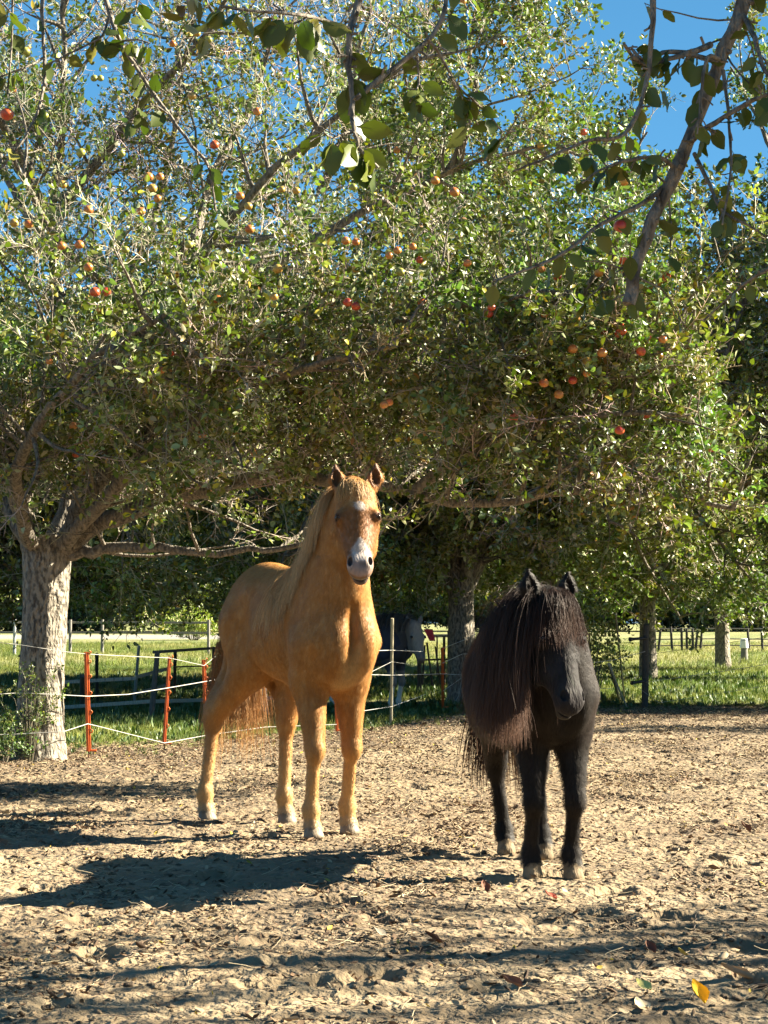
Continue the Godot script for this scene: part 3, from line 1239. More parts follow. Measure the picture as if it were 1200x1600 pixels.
func smooth_line(ps: Array, per: int) -> PackedVector3Array:
	var out := PackedVector3Array()
	for k in ps.size() - 1:
		var a: Vector3 = ps[maxi(k - 1, 0)]
		var b: Vector3 = ps[k]
		var c: Vector3 = ps[k + 1]
		var d: Vector3 = ps[mini(k + 2, ps.size() - 1)]
		for q in per:
			out.append(b.cubic_interpolate(c, a, d, float(q) / per))
	out.append(ps[-1])
	return out


# one limb with its side branches, all one mesh; sprays are gathered into the crown
func limb(root: Node3D, cr: Crown, base: Vector3, line: Array, r0: float, o: Dictionary) -> void:
	var sh := Shape.new()
	sh.tint = o.get("bark", Color(0.25, 0.215, 0.165))
	var pts := smooth_line(line, 4)
	for k in range(1, pts.size() - 1):
		pts[k] += rvec() * 0.02
	var local := PackedVector3Array()
	for p in pts:
		local.append(p - base)
	sh.tube(local, taper(pts.size(), r0, maxf(0.014, r0 * 0.16)), 9)
	var total := 0.0
	for k in pts.size() - 1:
		total += pts[k].distance_to(pts[k + 1])
	var gap: float = o.get("gap", 0.24)
	var walk := rnd(0.0, gap)
	var start: float = o.get("start", 0.16) * total
	var done := 0.0
	var leafy: Callable = o.leafy
	var keep: Callable = o.keep
	for k in pts.size() - 1:
		var seg := pts[k].distance_to(pts[k + 1])
		var ax := (pts[k + 1] - pts[k]) / maxf(seg, 1e-5)
		while walk < done + seg:
			var f := (walk - done) / seg
			var c := pts[k].lerp(pts[k + 1], f)
			var t := walk / total
			walk += gap * rnd(0.6, 1.4)
			if t * total < start:
				continue
			var d := (ax * rnd(0.2, 0.7) + ax.cross(rvec()).normalized() + Vector3(0, o.get("up", 0.25), 0)).normalized()
			var len: float = lerpf(o.get("long", 1.5), o.get("short", 0.7), t) * rnd(0.55, 1.15)
			var s := grow(c, d, len, 6, 0.22, o.get("lift", 0.08))
			if not keep.call(s[-1]):
				continue
			var tone := Color(rnd(0.85, 1.2), rnd(0.9, 1.15), rnd(0.8, 1.15)) * rnd(0.78, 1.3) * (o.get("tint", Color.WHITE) as Color)
			var sl := PackedVector3Array()
			for p in s:
				sl.append(p - base)
			sh.tube(sl, taper(7, clampf(r0 * 0.3, 0.010, 0.024), 0.005), 5)
			var steps := maxi(2, int(len / o.get("fine", 0.17)))
			for q in steps:
				var tt := (q + 0.7) / steps * 5.9
				var e := int(tt)
				var cc := s[e].lerp(s[e + 1], tt - e)
				var sax := (s[e + 1] - s[e]).normalized()
				var dd := (sax * 0.5 + sax.cross(rvec()).normalized() + Vector3(0, 0.15, 0)).normalized()
				var tl := rnd(0.18, 0.55)
				var tw := grow(cc, dd, tl, 3, 0.28, 0.05)
				if not keep.call(tw[-1]):
					continue
				var gap_here := clump.get_noise_3dv(tw[2])
				if gap_here < -0.12 and rng.randf() < 0.75:
					continue
				var twl := PackedVector3Array()
				for p in tw:
					twl.append(p - base)
				sh.tube(twl, taper(4, 0.0065, 0.003), 3)
				var size: float = o.get("size", 1.0)
				for z in int(o.get("each", 2)):
					var w := rng.randf()
					var pp := tw[1].lerp(tw[3], w)
					put_spray(cr, pp - base, (tw[3] - tw[2]).normalized() + rvec() * 0.8 + Vector3(0, o.get("spray_up", 0.2), 0), size * rnd(0.6, 1.2), leafy.call(pp), tone)
			put_spray(cr, s[6] - base, s[6] - s[5] + rvec() * 0.04, o.get("size", 1.0), leafy.call(s[6]), tone)
		done += seg
	part(root, "limb", sh.commit(), mats.bark)


func trunk(root: Node3D, line: Array, radii: Array, seed_: int, rough := 0.07, sides := 36, per := 8) -> MeshInstance3D:
	var sh := Shape.new()
	var pts := smooth_line(line, per)
	var nz := FastNoiseLite.new()
	nz.seed = seed_
	nz.fractal_octaves = 4
	nz.frequency = 1.0
	var at0 := 0
	for k in pts.size():
		var t := float(k) / (pts.size() - 1) * (radii.size() - 1)
		var s := mini(int(t), radii.size() - 2)
		var r := lerpf(radii[s], radii[s + 1], t - s)
		for q in sides:
			var a := TAU * q / sides
			var u := Vector3(cos(a), 0, sin(a))
			var bump := 1.0 + rough * nz.get_noise_3d(u.x * 3.2, pts[k].y * 1.1, u.z * 3.2) + rough * 0.55 * absf(nz.get_noise_3d(u.x * 11.0, pts[k].y * 3.5, u.z * 11.0))
			if k < per:
				bump += 0.22 * pow(1.0 - float(k) / per, 2.0) * (0.6 + 0.7 * nz.get_noise_2d(a * 1.6, 3.0))
			sh.v.append(pts[k] + u * r * bump)
			sh.n.append(Vector3.ZERO)
			var g := 0.5 + 0.5 * nz.get_noise_3d(u.x * 5.0 + 9.0, pts[k].y * 2.0, u.z * 5.0)
			sh.c.append(Color(0.23, 0.19, 0.14).lerp(Color(0.44, 0.40, 0.32), clampf(g * 1.3 - 0.25, 0.0, 1.0)))
	for k in pts.size() - 1:
		for q in sides:
			var a := at0 + k * sides + q
			var b := at0 + k * sides + (q + 1) % sides
			for tr in [[a, b, a + sides], [b, b + sides, a + sides]]:
				var cr: Vector3 = (sh.v[tr[2]] - sh.v[tr[0]]).cross(sh.v[tr[1]] - sh.v[tr[0]])
				var out: Vector3 = sh.v[tr[0]] - pts[k]
				if cr.dot(out) < 0.0:
					cr = -cr
					sh.tri(tr[0], tr[1], tr[2])
				else:
					sh.tri(tr[0], tr[1], tr[2])
				for e in 3:
					sh.n[tr[e]] += cr
	# winding: check once against the first triangle
	var c0 := (sh.v[sh.i[1]] - sh.v[sh.i[0]]).cross(sh.v[sh.i[2]] - sh.v[sh.i[0]])
	if c0.dot(sh.v[sh.i[0]] - pts[0]) > 0.0:
		for k in range(0, sh.i.size(), 3):
			var tmp := sh.i[k + 1]
			sh.i[k + 1] = sh.i[k + 2]
			sh.i[k + 2] = tmp
	for k in sh.n.size():
		sh.n[k] = sh.n[k].normalized()
	return part(root, "trunk", sh.commit(), mats.bark)


func crown_parts(root: Node3D, cr: Crown) -> void:
	for k in cr.places.size():
		if cr.places[k].size() > 0:
			many(root, "foliage", sprays[k], cr.places[k], cr.tints[k])


func orchard_tree(called: String, label: String, base: Vector3, h: float, spread: float, r: float, seed_: int, o := {}) -> Node3D:
	rng.seed = seed_
	base.y = ground_y(base.x, base.z) - 0.05
	var root := thing(called, label, "tree", base, 0.0, o.get("group", "apple trees of the orchard"))
	var th: float = o.get("fork", 1.75)
	var lean := Vector3(rnd(-0.12, 0.12), 0, rnd(-0.12, 0.12))
	trunk(root, [Vector3(0, -0.1, 0), lean * 0.3 + Vector3(0, th * 0.4, 0), lean * 0.6 + Vector3(0, th * 0.8, 0), lean + Vector3(0, th * 1.12, 0)], [r * 1.12, r, r * 0.95, r * 0.9], seed_, 0.10, 20, 5)
	var cr := Crown.new(LEAFY + SPARSE)
	var top := base + lean + Vector3(0, th, 0)
	var n: int = o.get("limbs", 11)
	var opt := {
		"gap": o.get("gap", 0.3) * 0.8, "long": o.get("long", 1.5), "short": 0.8, "start": 0.04, "fine": o.get("fine", 0.2), "each": o.get("each", 3), "size": o.get("size", 1.25),
		"tint": o.get("tint", Color.WHITE), "bark": Color(0.25, 0.215, 0.165), "up": 0.2, "lift": 0.03,
		"leafy": func(p: Vector3) -> float: return o.get("leafy", 0.92),
		"keep": func(p: Vector3) -> bool: return p.y > o.get("low", 0.9),
	}
	for k in n:
		var a := TAU * k / n * 2.4 + rnd(-0.25, 0.25)
		var low := k % 3 != 2
		var out := Vector3(cos(a), 0, sin(a))
		var reach := spread * (rnd(0.85, 1.05) if low else rnd(0.4, 0.75))
		var tip := rnd(o.get("tip_low", 1.3), h * 0.55) if low else h * rnd(0.78, 0.98)
		var bulge := maxf(tip, h * rnd(0.38, 0.62)) if low else tip * 0.72
		var side := out.cross(Vector3.UP) * rnd(-0.6, 0.6)
		var b2 := base
		limb(root, cr, base, [top - Vector3(0, rnd(0.0, 0.35), 0), top + out * reach * 0.22 + Vector3(0, (bulge - th) * 0.5, 0), b2 + out * reach * 0.55 + side * 0.6 + Vector3(0, bulge, 0), b2 + out * reach * 0.85 + side + Vector3(0, lerpf(bulge, tip, 0.65), 0), b2 + out * reach * 1.02 + side + Vector3(0, tip, 0)], r * rnd(0.32, 0.45), opt)
	crown_parts(root, cr)
	if o.has("fruit"):
		wild_apples(root, cr, o.meshes, o.fruit, 2.5)
	return root


func apple_mesh(kind: int) -> ArrayMesh:
	var sh := Shape.new()
	var prof := []
	for k in 10:
		var a := PI * k / 9.0
		var r := sin(a) * (1.0 + 0.10 * cos(a))
		var y := -cos(a) * 0.9
		if k == 0:
			y = -0.74
		if k == 9:
			y = 0.62
		if k == 8:
			r *= 0.9
		prof.append(Vector2(maxf(r, 0.004) * 0.036, y * 0.036))
	sh.lathe(Transform3D(), prof, 14)
	var base: Color = [Color(0.42, 0.035, 0.025), Color(0.45, 0.10, 0.03), Color(0.42, 0.23, 0.05), Color(0.27, 0.27, 0.06)][kind]
	var other: Color = [Color(0.52, 0.14, 0.04), Color(0.52, 0.33, 0.08), Color(0.40, 0.32, 0.08), Color(0.34, 0.35, 0.09)][kind]
	var nz := FastNoiseLite.new()
	nz.seed = kind
	nz.frequency = 20.0
	for k in sh.v.size():
		var f := clampf(0.35 + nz.get_noise_3dv(sh.v[k]) * 0.9, 0.0, 1.0)
		sh.c[k] = base.lerp(other, f)
	sh.tint = Color(0.09, 0.065, 0.035)
	sh.tube(PackedVector3Array([Vector3(0, 0.018, 0), Vector3(0.003, 0.04, 0.002), Vector3(0.008, 0.065, 0.0)]), PackedFloat32Array([0.002, 0.0016, 0.002]), 5)
	return sh.commit()


func hang_apples(root: Node3D, meshes: Array, spots: Array) -> void:
	for s in spots:
		var o := part(root, "apple", meshes[s[3]], mats.apple)
		var size := rnd(0.72, 0.98)
		o.transform = Transform3D(Basis(Vector3.UP, rnd(0, TAU)) * Basis(Vector3.RIGHT, rnd(-0.5, 0.5)) * Basis.from_scale(Vector3.ONE * size), at(s[0], s[1], s[2]) - root.position)


func wild_apples(root: Node3D, cr: Crown, meshes: Array, n: int, low: float) -> void:
	# fruit that hangs from the leafy shoots themselves, half hidden by them
	var tries := 0
	while n > 0 and tries < 3000:
		tries += 1
		var list: Array = cr.places[rng.randi() % LEAFY]
		if list.is_empty():
			continue
		var t: Transform3D = list[rng.randi() % list.size()]
		if t.origin.y < low:
			continue
		n -= 1
		var k := rng.randf()
		var o := part(root, "apple", meshes[0 if k < 0.3 else (1 if k < 0.55 else (2 if k < 0.75 else 3))], mats.apple)
		o.transform = Transform3D(Basis(Vector3.UP, rnd(0, TAU)) * Basis(Vector3.RIGHT, rnd(-0.5, 0.5)) * Basis.from_scale(Vector3.ONE * rnd(0.65, 0.98)), t * Vector3(0, rnd(0.1, 0.35), 0) - Vector3(0, 0.06, 0))


func great_apple_tree(apples: Array) -> void:
	rng.seed = 71
	var base := foot(60, 1186)
	base.y = -0.03
	var root := thing("apple_tree", "big old apple tree with a thick pale trunk left of the chestnut horse", "tree", base)
	trunk(root, [Vector3(0, -0.08, 0), Vector3(0.01, 0.45, 0), Vector3(0.03, 1.0, 0), Vector3(0.05, 1.5, 0), Vector3(0.06, 1.86, 0)], [0.225, 0.195, 0.182, 0.178, 0.19, 0.20], 4, 0.11, 48, 16)
	var cr := Crown.new(LEAFY + SPARSE)
	var opt := {
		"gap": 0.125, "long": 1.3, "short": 0.65, "fine": 0.12, "each": 3, "size": 0.85, "start": 0.12, "up": 0.18, "lift": 0.06,
		"leafy": func(p: Vector3) -> float:
			var bare := smoothstep(2.7, 4.0, p.y) * smoothstep(0.9, -0.6, p.x)
			var low := smoothstep(3.2, 2.2, p.y) * smoothstep(2.2, 0.0, p.x)
			return 0.88 - 0.78 * bare - 0.66 * low * (1.0 - bare),
		"keep": func(p: Vector3) -> bool:
			if p.y < 1.80 or p.z > -11.6:
				return false
			if p.x < 0.4 and p.y > 3.4 and rng.randf() < 0.32 * smoothstep(3.4, 4.4, p.y):
				return false
			if p.y < 2.4 and p.x > -2.6 and p.x < -0.5 and rng.randf() < 0.5:
				return false
			return not (p.x > 0.4 and p.z > -12.3),
	}
	var L := [
		[0.10, [55, 868, 15.85], [32, 790, 15.7], [5, 715, 15.5], [-60, 620, 15.2], [-160, 520, 14.9]],
		[0.105, [78, 862, 15.9], [108, 800, 16.1], [112, 720, 16.3], [96, 560, 16.4], [82, 380, 16.3], [96, 180, 16.2], [100, -20, 16.1]],
		[0.10, [92, 862, 15.8], [135, 828, 15.6], [200, 800, 15.3], [300, 772, 15.0], [420, 746, 14.7], [540, 752, 14.4], [650, 772, 14.2], [770, 788, 14.0], [940, 766, 13.8], [1150, 796, 13.6]],
		[0.06, [105, 866, 15.8], [160, 860, 15.6], [250, 858, 15.3], [340, 863, 15.1], [440, 855, 14.9], [520, 842, 14.6]],
		[0.085, [100, 846, 15.9], [170, 690, 15.6], [230, 500, 15.3], [300, 420, 15.1], [375, 320, 14.8], [500, 200, 14.4], [640, 90, 14.0]],
		[0.075, [118, 800, 15.8], [250, 660, 14.9], [420, 570, 14.0], [620, 500, 13.4], [800, 465, 13.0], [980, 455, 12.9]],
		[0.07, [50, 850, 15.6], [25, 760, 14.7], [60, 660, 13.7], [150, 560, 12.9], [260, 490, 12.4]],
		[0.08, [82, 845, 16.0], [150, 700, 17.1], [250, 560, 17.8], [380, 430, 18.2], [500, 300, 18.4]],
		[0.07, [100, 850, 15.6], [200, 740, 14.7], [330, 640, 13.7], [480, 575, 12.9], [620, 540, 12.5]],
		[0.075, [118, 740, 16.2], [300, 520, 16.8], [500, 370, 17.0], [700, 270, 17.2], [880, 220, 17.3]],
		[0.06, [420, 748, 14.7], [560, 650, 14.3], [720, 595, 13.8], [900, 560, 13.4], [1090, 540, 13.2]],
		[0.07, [48, 850, 16.1], [-60, 700, 16.8], [-200, 560, 17.2]],
		[0.06, [100, 400, 16.3], [40, 260, 15.6], [-30, 130, 15.0], [-60, 20, 14.6]],
		[0.05, [500, 300, 18.4], [545, 190, 18.2], [560, 90, 18.0], [590, -30, 17.9]],
		[0.05, [700, 270, 17.2], [740, 160, 17.0], [735, 60, 16.9], [760, -60, 16.8]],
		[0.05, [300, 420, 15.1], [330, 280, 15.4], [400, 150, 15.6], [430, 20, 15.8]],
		[0.045, [96, 560, 16.4], [200, 430, 16.8], [260, 280, 17.0], [280, 120, 17.1], [250, -30, 17.2]],
		[0.045, [82, 380, 16.3], [20, 300, 16.9], [-10, 180, 17.2], [20, 60, 17.3]],
		[0.055, [95, 330, 16.2], [190, 200, 15.6], [300, 80, 15.1], [380, -40, 14.8]],
		[0.05, [230, 500, 15.3], [130, 420, 14.4], [60, 330, 13.8], [20, 230, 13.4]],
		[0.05, [640, 772, 14.2], [760, 690, 13.7], [920, 650, 13.3], [1080, 650, 13.1]],
	]
	for l in L:
		var line := []
		for k in range(1, l.size()):
			line.append(at(l[k][0], l[k][1], l[k][2]))
		limb(root, cr, base, line, l[0], opt)
	crown_parts(root, cr)
	var spots := [
		[138, 417, 12.3, 1], [148, 456, 12.2, 0], [166, 456, 12.25, 0], [335, 226, 13.0, 0], [402, 174, 12.8, 1], [232, 276, 13.0, 1], [250, 276, 13.1, 1],
		[308, 52, 14.0, 2], [270, 68, 14.2, 2], [326, 62, 14.3, 3], [124, 28, 14.0, 3], [70, 180, 13.2, 3], [40, 80, 13.6, 3], [98, 288, 13.2, 2], [126, 238, 13.3, 3],
		[238, 294, 13.0, 2], [246, 310, 13.1, 2], [45, 350, 12.7, 1], [96, 384, 12.5, 1], [124, 382, 12.5, 1], [22, 348, 12.6, 2], [196, 390, 12.6, 3],
		[147, 122, 13.7, 3], [157, 122, 13.8, 3], [138, 328, 12.9, 2], [220, 330, 12.9, 2], [295, 382, 12.6, 3], [390, 358, 12.8, 1], [375, 306, 13.0, 2], [388, 322, 13.0, 2],
		[608, 399, 12.4, 2], [621, 391, 12.45, 2], [645, 385, 12.5, 1], [626, 425, 12.4, 3], [638, 441, 12.4, 3], [668, 399, 12.5, 3], [730, 411, 12.5, 1],
		[540, 376, 12.5, 1], [556, 378, 12.5, 1], [556, 420, 12.4, 2], [428, 463, 12.2, 2], [428, 475, 12.2, 3], [434, 420, 12.4, 2], [543, 472, 12.3, 0], [556, 478, 12.3, 0],
		[763, 490, 12.4, 0], [768, 480, 12.45, 0], [440, 296, 13.0, 2], [463, 298, 13.0, 2], [552, 292, 12.9, 3], [680, 282, 12.8, 1], [710, 300, 12.8, 2],
		[895, 545, 12.75, 1], [906, 546, 12.8, 1], [941, 551, 12.7, 1], [945, 522, 12.7, 0], [967, 521, 12.7, 0], [972, 518, 12.75, 0], [917, 583, 12.7, 1], [895, 594, 12.7, 0],
		[1030, 555, 12.8, 1], [1036, 530, 12.8, 1], [915, 477, 12.8, 2], [850, 598, 12.7, 1], [873, 616, 12.7, 1], [846, 421, 12.9, 1], [871, 432, 12.9, 0], [936, 426, 12.9, 2], [1041, 432, 12.9, 0],
		[803, 652, 12.6, 0], [968, 672, 12.7, 0], [600, 632, 12.4, 1], [608, 628, 12.4, 1], [252, 578, 12.2, 1], [190, 240, 13.2, 3], [300, 150, 13.6, 2], [20, 140, 13.5, 2],
	]
	for s in spots:
		s[2] += rnd(-0.12, 0.3)
		if s[3] == 2 and rng.randf() < 0.4:
			s[3] = 1
	hang_apples(root, apples, spots)
	wild_apples(root, cr, apples, 110, 2.3)


# ---------------------------------------------------------------- the tree whose branches hang into the frame
var big_leaves := []


func make_big_leaves() -> void:
	rng.seed = 12
	for k in 6:
		var sh := Shape.new()
		sh.tint = [Color(0.075, 0.10, 0.022), Color(0.10, 0.125, 0.028), Color(0.06, 0.085, 0.02), Color(0.13, 0.15, 0.03), Color(0.085, 0.11, 0.025), Color(0.17, 0.16, 0.03)][k]
		var len := 0.083
		sh.leaf(Transform3D(Basis(), Vector3(0, 0, 0.018)), len, len * rnd(0.58, 0.72), rnd(0.12, 0.4), rnd(0.02, 0.25), true)
		sh.tint = Color(0.15, 0.14, 0.05)
		sh.tube(PackedVector3Array([Vector3(0, 0.001, -0.004), Vector3(0, 0.002, 0.02), Vector3(0, -0.001, 0.05)]), PackedFloat32Array([0.0012, 0.001, 0.0006]), 4)
		big_leaves.append(sh.commit())


func bough(root: Node3D, line: Array, r0: float, r1: float) -> Array:
	var ps := []
	for l in line:
		ps.append(at(l[0], l[1], l[2]))
	var pts := smooth_line(ps, 4)
	var local := PackedVector3Array()
	var rr := taper(pts.size(), r0, r1)
	for k in pts.size():
		local.append(pts[k] - root.position + (rvec() * r0 * 0.25 if k > 0 else Vector3.ZERO))
		rr[k] *= rnd(0.9, 1.15)
	var sh := Shape.new()
	sh.tint = Color(0.25, 0.215, 0.165)
	sh.tube(local, rr, 8)
	# knobbly spurs
	for k in int(pts.size() * 0.8):
		var e := 1 + rng.randi() % (pts.size() - 2)
		var ax := (local[e + 1] - local[e]).normalized()
		var d := (ax.cross(rvec()).normalized() + ax * 0.4).normalized()
		var s := rnd(0.012, 0.045)
		sh.tube(PackedVector3Array([local[e], local[e] + d * s * 0.6, local[e] + d * s + rvec() * 0.006]), PackedFloat32Array([rr[e] * 0.45, rr[e] * 0.32 + 0.001, rr[e] * 0.3 + 0.0012]), 5)
	var b := part(root, "branch", sh.commit(), mats.bark)
	return [b, pts]


func leaf_on(branch: Node3D, root: Node3D, p: Vector3, out: Vector3, size: float) -> void:
	# a leaf hangs from its stalk: outward and down, blade turned at random
	var z := (out * 0.55 + Vector3(0, -0.75, 0) + rvec() * 0.45).normalized()
	var x := z.cross(rvec()).normalized()
	if x.length() < 0.5:
		x = Vector3.RIGHT
	var o := part(branch, "leaf", big_leaves[rng.randi() % big_leaves.size()], mats.leaf)
	o.transform = Transform3D(Basis(x, z.cross(x), z) * Basis.from_scale(Vector3.ONE * size), p - root.position)


func leaves_along(root: Node3D, b: Array, n: int, from: float, size: float) -> void:
	var pts: PackedVector3Array = b[1]
	for k in n:
		var t := lerpf(from, 1.0, rng.randf()) * (pts.size() - 1.001)
		var e := int(t)
		var p := pts[e].lerp(pts[e + 1], t - e)
		leaf_on(b[0], root, p, rvec().normalized(), size * rnd(0.8, 1.2))


func overhanging_trees(apples: Array) -> void:
	rng.seed = 91
	var base := Vector3(7.8, -0.03, -7.9)
	var root := thing("overhanging_apple_tree", "apple tree beside the viewer whose dark branches hang into the top right", "tree", base)
	trunk(root, [Vector3(0, -0.1, 0), Vector3(-0.04, 0.6, 0.02), Vector3(-0.1, 1.2, 0.03), Vector3(-0.14, 1.8, 0.05)], [0.21, 0.18, 0.165, 0.16], 41, 0.1, 24, 8)
	var cr := Crown.new(LEAFY + SPARSE)
	var opt := {
		"gap": 0.34, "long": 1.0, "short": 0.6, "fine": 0.2, "each": 2, "size": 1.0, "start": 0.25,
		"leafy": func(p: Vector3) -> float: return 0.9 if p.x < 4.0 else 0.35,
		"keep": func(p: Vector3) -> bool:
			if p.y < 1.5 or p.z < -8.8:
				return false
			return absf(p.x) > -p.z * 0.235 + 0.15 or p.y > EYE - p.z * 0.36,
	}
	var top := base + Vector3(-0.14, 1.7, 0.05)
	var tips := [[5.2, 2.7, -8.3], [5.6, 3.6, -8.5], [6.4, 4.4, -8.4], [7.8, 5.0, -7.6], [9.4, 4.2, -8.2], [9.6, 3.4, -6.6], [7.0, 3.8, -6.2], [5.8, 3.2, -6.8], [8.4, 4.6, -6.4], [6.2, 2.5, -8.6]]
	for t in tips:
		var e := Vector3(t[0], t[1], t[2])
		var m := top.lerp(e, 0.5) + Vector3(0, 0.35, 0)
		limb(root, cr, base, [top, top.lerp(m, 0.5) + Vector3(0, 0.08, 0), m, e], 0.055, opt)
	var thick := opt.duplicate()
	thick.gap = 0.10
	thick.start = 0.0
	thick.long = 1.1
	for t in [[2.7, 3.9, -6.6], [3.4, 4.3, -6.4], [2.2, 3.75, -5.9], [4.2, 4.7, -6.6], [2.0, 4.1, -5.2], [3.2, 3.5, -7.0], [2.2, 3.2, -6.1], [2.7, 3.4, -6.3], [3.4, 3.9, -6.4], [2.0, 2.9, -6.5], [2.5, 3.0, -5.7]]:
		var e := Vector3(t[0], t[1], t[2])
		limb(root, cr, base, [Vector3(4.2, 3.4, -7.2), Vector3(4.2, 3.4, -7.2).lerp(e, 0.5) + Vector3(0, 0.2, 0), e], 0.03, thick)
	# the long limb that reaches over the frame, out of sight
	var over := [top, Vector3(5.9, 2.8, -7.7), Vector3(4.2, 3.4, -7.2), Vector3(2.7, 3.6, -6.6), Vector3(1.35, 3.62, -6.1), Vector3(0.3, 3.5, -5.2), Vector3(-0.5, 3.35, -4.7)]
	limb(root, cr, base, over, 0.075, opt)
	crown_parts(root, cr)
	# what hangs down into view from it
	var main := bough(root, [[1215, -150, 6.1], [1165, 0, 6.0], [1120, 110, 5.95], [1060, 260, 5.9], [1010, 370, 5.85], [980, 478, 5.8]], 0.024, 0.019)
	leaves_along(root, main, 14, 0.1, 0.8)
	var stem: PackedVector3Array = main[1]
	for k in 16:
		var p: Vector3 = stem[1 + rng.randi() % (stem.size() - 2)]
		var line := grow(p - root.position, Vector3(rnd(-1, 1), rnd(-0.7, 0.5), rnd(-0.6, 0.6)), rnd(0.12, 0.34), 5, 0.3, -0.06)
		var ts := Shape.new()
		ts.tint = Color(0.25, 0.215, 0.165)
		ts.tube(line, taper(6, 0.0042, 0.0016), 5)
		var tb := part(root, "branch", ts.commit(), mats.bark)
		for e in 1 + rng.randi() % 4:
			leaf_on(tb, root, line[2 + rng.randi() % 4] + root.position, rvec().normalized(), rnd(0.6, 0.95))
	var B := [
		[[[1040, 290, 5.9], [1000, 320, 5.8], [940, 350, 5.7], [880, 395, 5.6], [800, 430, 5.5], [770, 440, 5.5]], 0.009, 0.003, 9],
		[[[1130, 100, 5.95], [1050, 80, 5.8], [1010, 95, 5.7], [985, 75, 5.7]], 0.010, 0.004, 7],
		[[[1110, 70, 5.95], [1060, 88, 5.8], [1005, 100, 5.7], [975, 70, 5.6]], 0.011, 0.005, 7],
		[[[1020, -40, 5.7], [1018, 60, 5.65], [1005, 150, 5.6], [975, 210, 5.5], [920, 220, 5.45], [860, 245, 5.4], [800, 268, 5.4]], 0.010, 0.003, 10],
		[[[1075, 225, 5.9], [1105, 200, 5.8], [1160, 165, 5.7], [1215, 140, 5.6]], 0.010, 0.006, 9],
		[[[1055, 265, 5.9], [1030, 245, 5.8], [985, 250, 5.7], [940, 265, 5.65], [910, 285, 5.6]], 0.008, 0.003, 13],
		[[[1130, 110, 5.9], [1140, 200, 5.8], [1142, 270, 5.7], [1128, 350, 5.6]], 0.006, 0.003, 9],
		[[[1085, 240, 5.9], [1110, 290, 5.8], [1130, 330, 5.7], [1165, 350, 5.7], [1200, 370, 5.7]], 0.007, 0.003, 9],
		[[[1130, 95, 5.9], [1105, 90, 5.8], [1095, 150, 5.75], [1090, 210, 5.7]], 0.008, 0.003, 6],
		[[[1160, 20, 6.0], [1180, 60, 5.8], [1195, 110, 5.7], [1230, 150, 5.6]], 0.009, 0.005, 10],
		[[[1045, 310, 5.9], [1048, 360, 5.9], [1046, 415, 5.9]], 0.004, 0.002, 2],
		[[[1240, 400, 6.5], [1190, 425, 6.6], [1150, 455, 6.7], [1100, 500, 6.8]], 0.010, 0.003, 4],
	]
	for l in B:
		var b := bough(root, l[0], l[1], l[2])
		leaves_along(root, b, l[3], 0.25, 0.8)
	# the middle twigs nearer to the viewer
	var M := [
		[[[590, -120, 4.9], [560, 0, 4.75], [545, 70, 4.7], [549, 140, 4.65], [552, 200, 4.6], [566, 240, 4.6], [592, 262, 4.6]], 0.011, 0.004, 15, 0.3, 0.95],
		[[[545, 45, 4.7], [500, 30, 4.6], [460, 22, 4.5], [400, 18, 4.45], [345, 10, 4.4]], 0.006, 0.003, 14, 0.1, 0.95],
		[[[555, 155, 4.65], [610, 110, 4.7], [660, 70, 4.75], [690, 30, 4.8], [705, -60, 4.9]], 0.007, 0.006, 6, 0.1, 0.9],
		[[[668, 60, 4.75], [690, 90, 4.8], [720, 140, 4.85], [760, 175, 4.9], [790, 215, 4.9]], 0.005, 0.002, 11, 0.3, 0.75],
		[[[650, 78, 4.75], [655, 130, 4.75], [640, 160, 4.7]], 0.004, 0.002, 9, 0.2, 0.8],
		[[[700, 115, 4.8], [725, 155, 4.85], [735, 200, 4.85]], 0.003, 0.002, 7, 0.2, 0.75],
		[[[549, 205, 4.6], [520, 215, 4.55], [505, 205, 4.5]], 0.004, 0.002, 8, 0.1, 0.9],
	]
	for l in M:
		var b := bough(root, l[0], l[1], l[2])
		leaves_along(root, b, l[3], l[4], l[5])
	rng.seed = 92
	hang_apples(root, apples, [[970, 353, 5.75, 0]])
	root.get_child(root.get_child_count() - 1).scale = Vector3.ONE * 0.62
	# a second tree out of frame on the left, its twigs reach in at the top left
	base = Vector3(-5.4, -0.03, -9.4)
	root = thing("left_apple_tree", "apple tree out of frame whose thin twigs hang into the top left", "tree", base)
	trunk(root, [Vector3(0, -0.1, 0), Vector3(0.03, 0.6, 0.02), Vector3(0.06, 1.2, 0.0), Vector3(0.1, 1.8, 0.0)], [0.20, 0.17, 0.155, 0.15], 43, 0.1, 24, 8)
	cr = Crown.new(LEAFY + SPARSE)
	top = base + Vector3(0.1, 1.7, 0)
	opt.keep = func(p: Vector3) -> bool:
		return p.y > 1.5 and (absf(p.x) > -p.z * 0.24 + 0.15 or p.y > EYE - p.z * 0.37)
	for t in [[-7.2, 3.0, -9.0], [-6.0, 3.6, -10.8], [-4.6, 4.0, -8.4], [-6.6, 2.6, -7.8]]:
		var e := Vector3(t[0], t[1], t[2])
		limb(root, cr, base, [top, top.lerp(e, 0.5) + Vector3(0, 0.35, 0), e], 0.05, opt)
	limb(root, cr, base, [top, Vector3(-4.2, 3.2, -9.0), Vector3(-2.7, 4.1, -8.6), Vector3(-1.4, 4.25, -8.2)], 0.06, opt)
	crown_parts(root, cr)
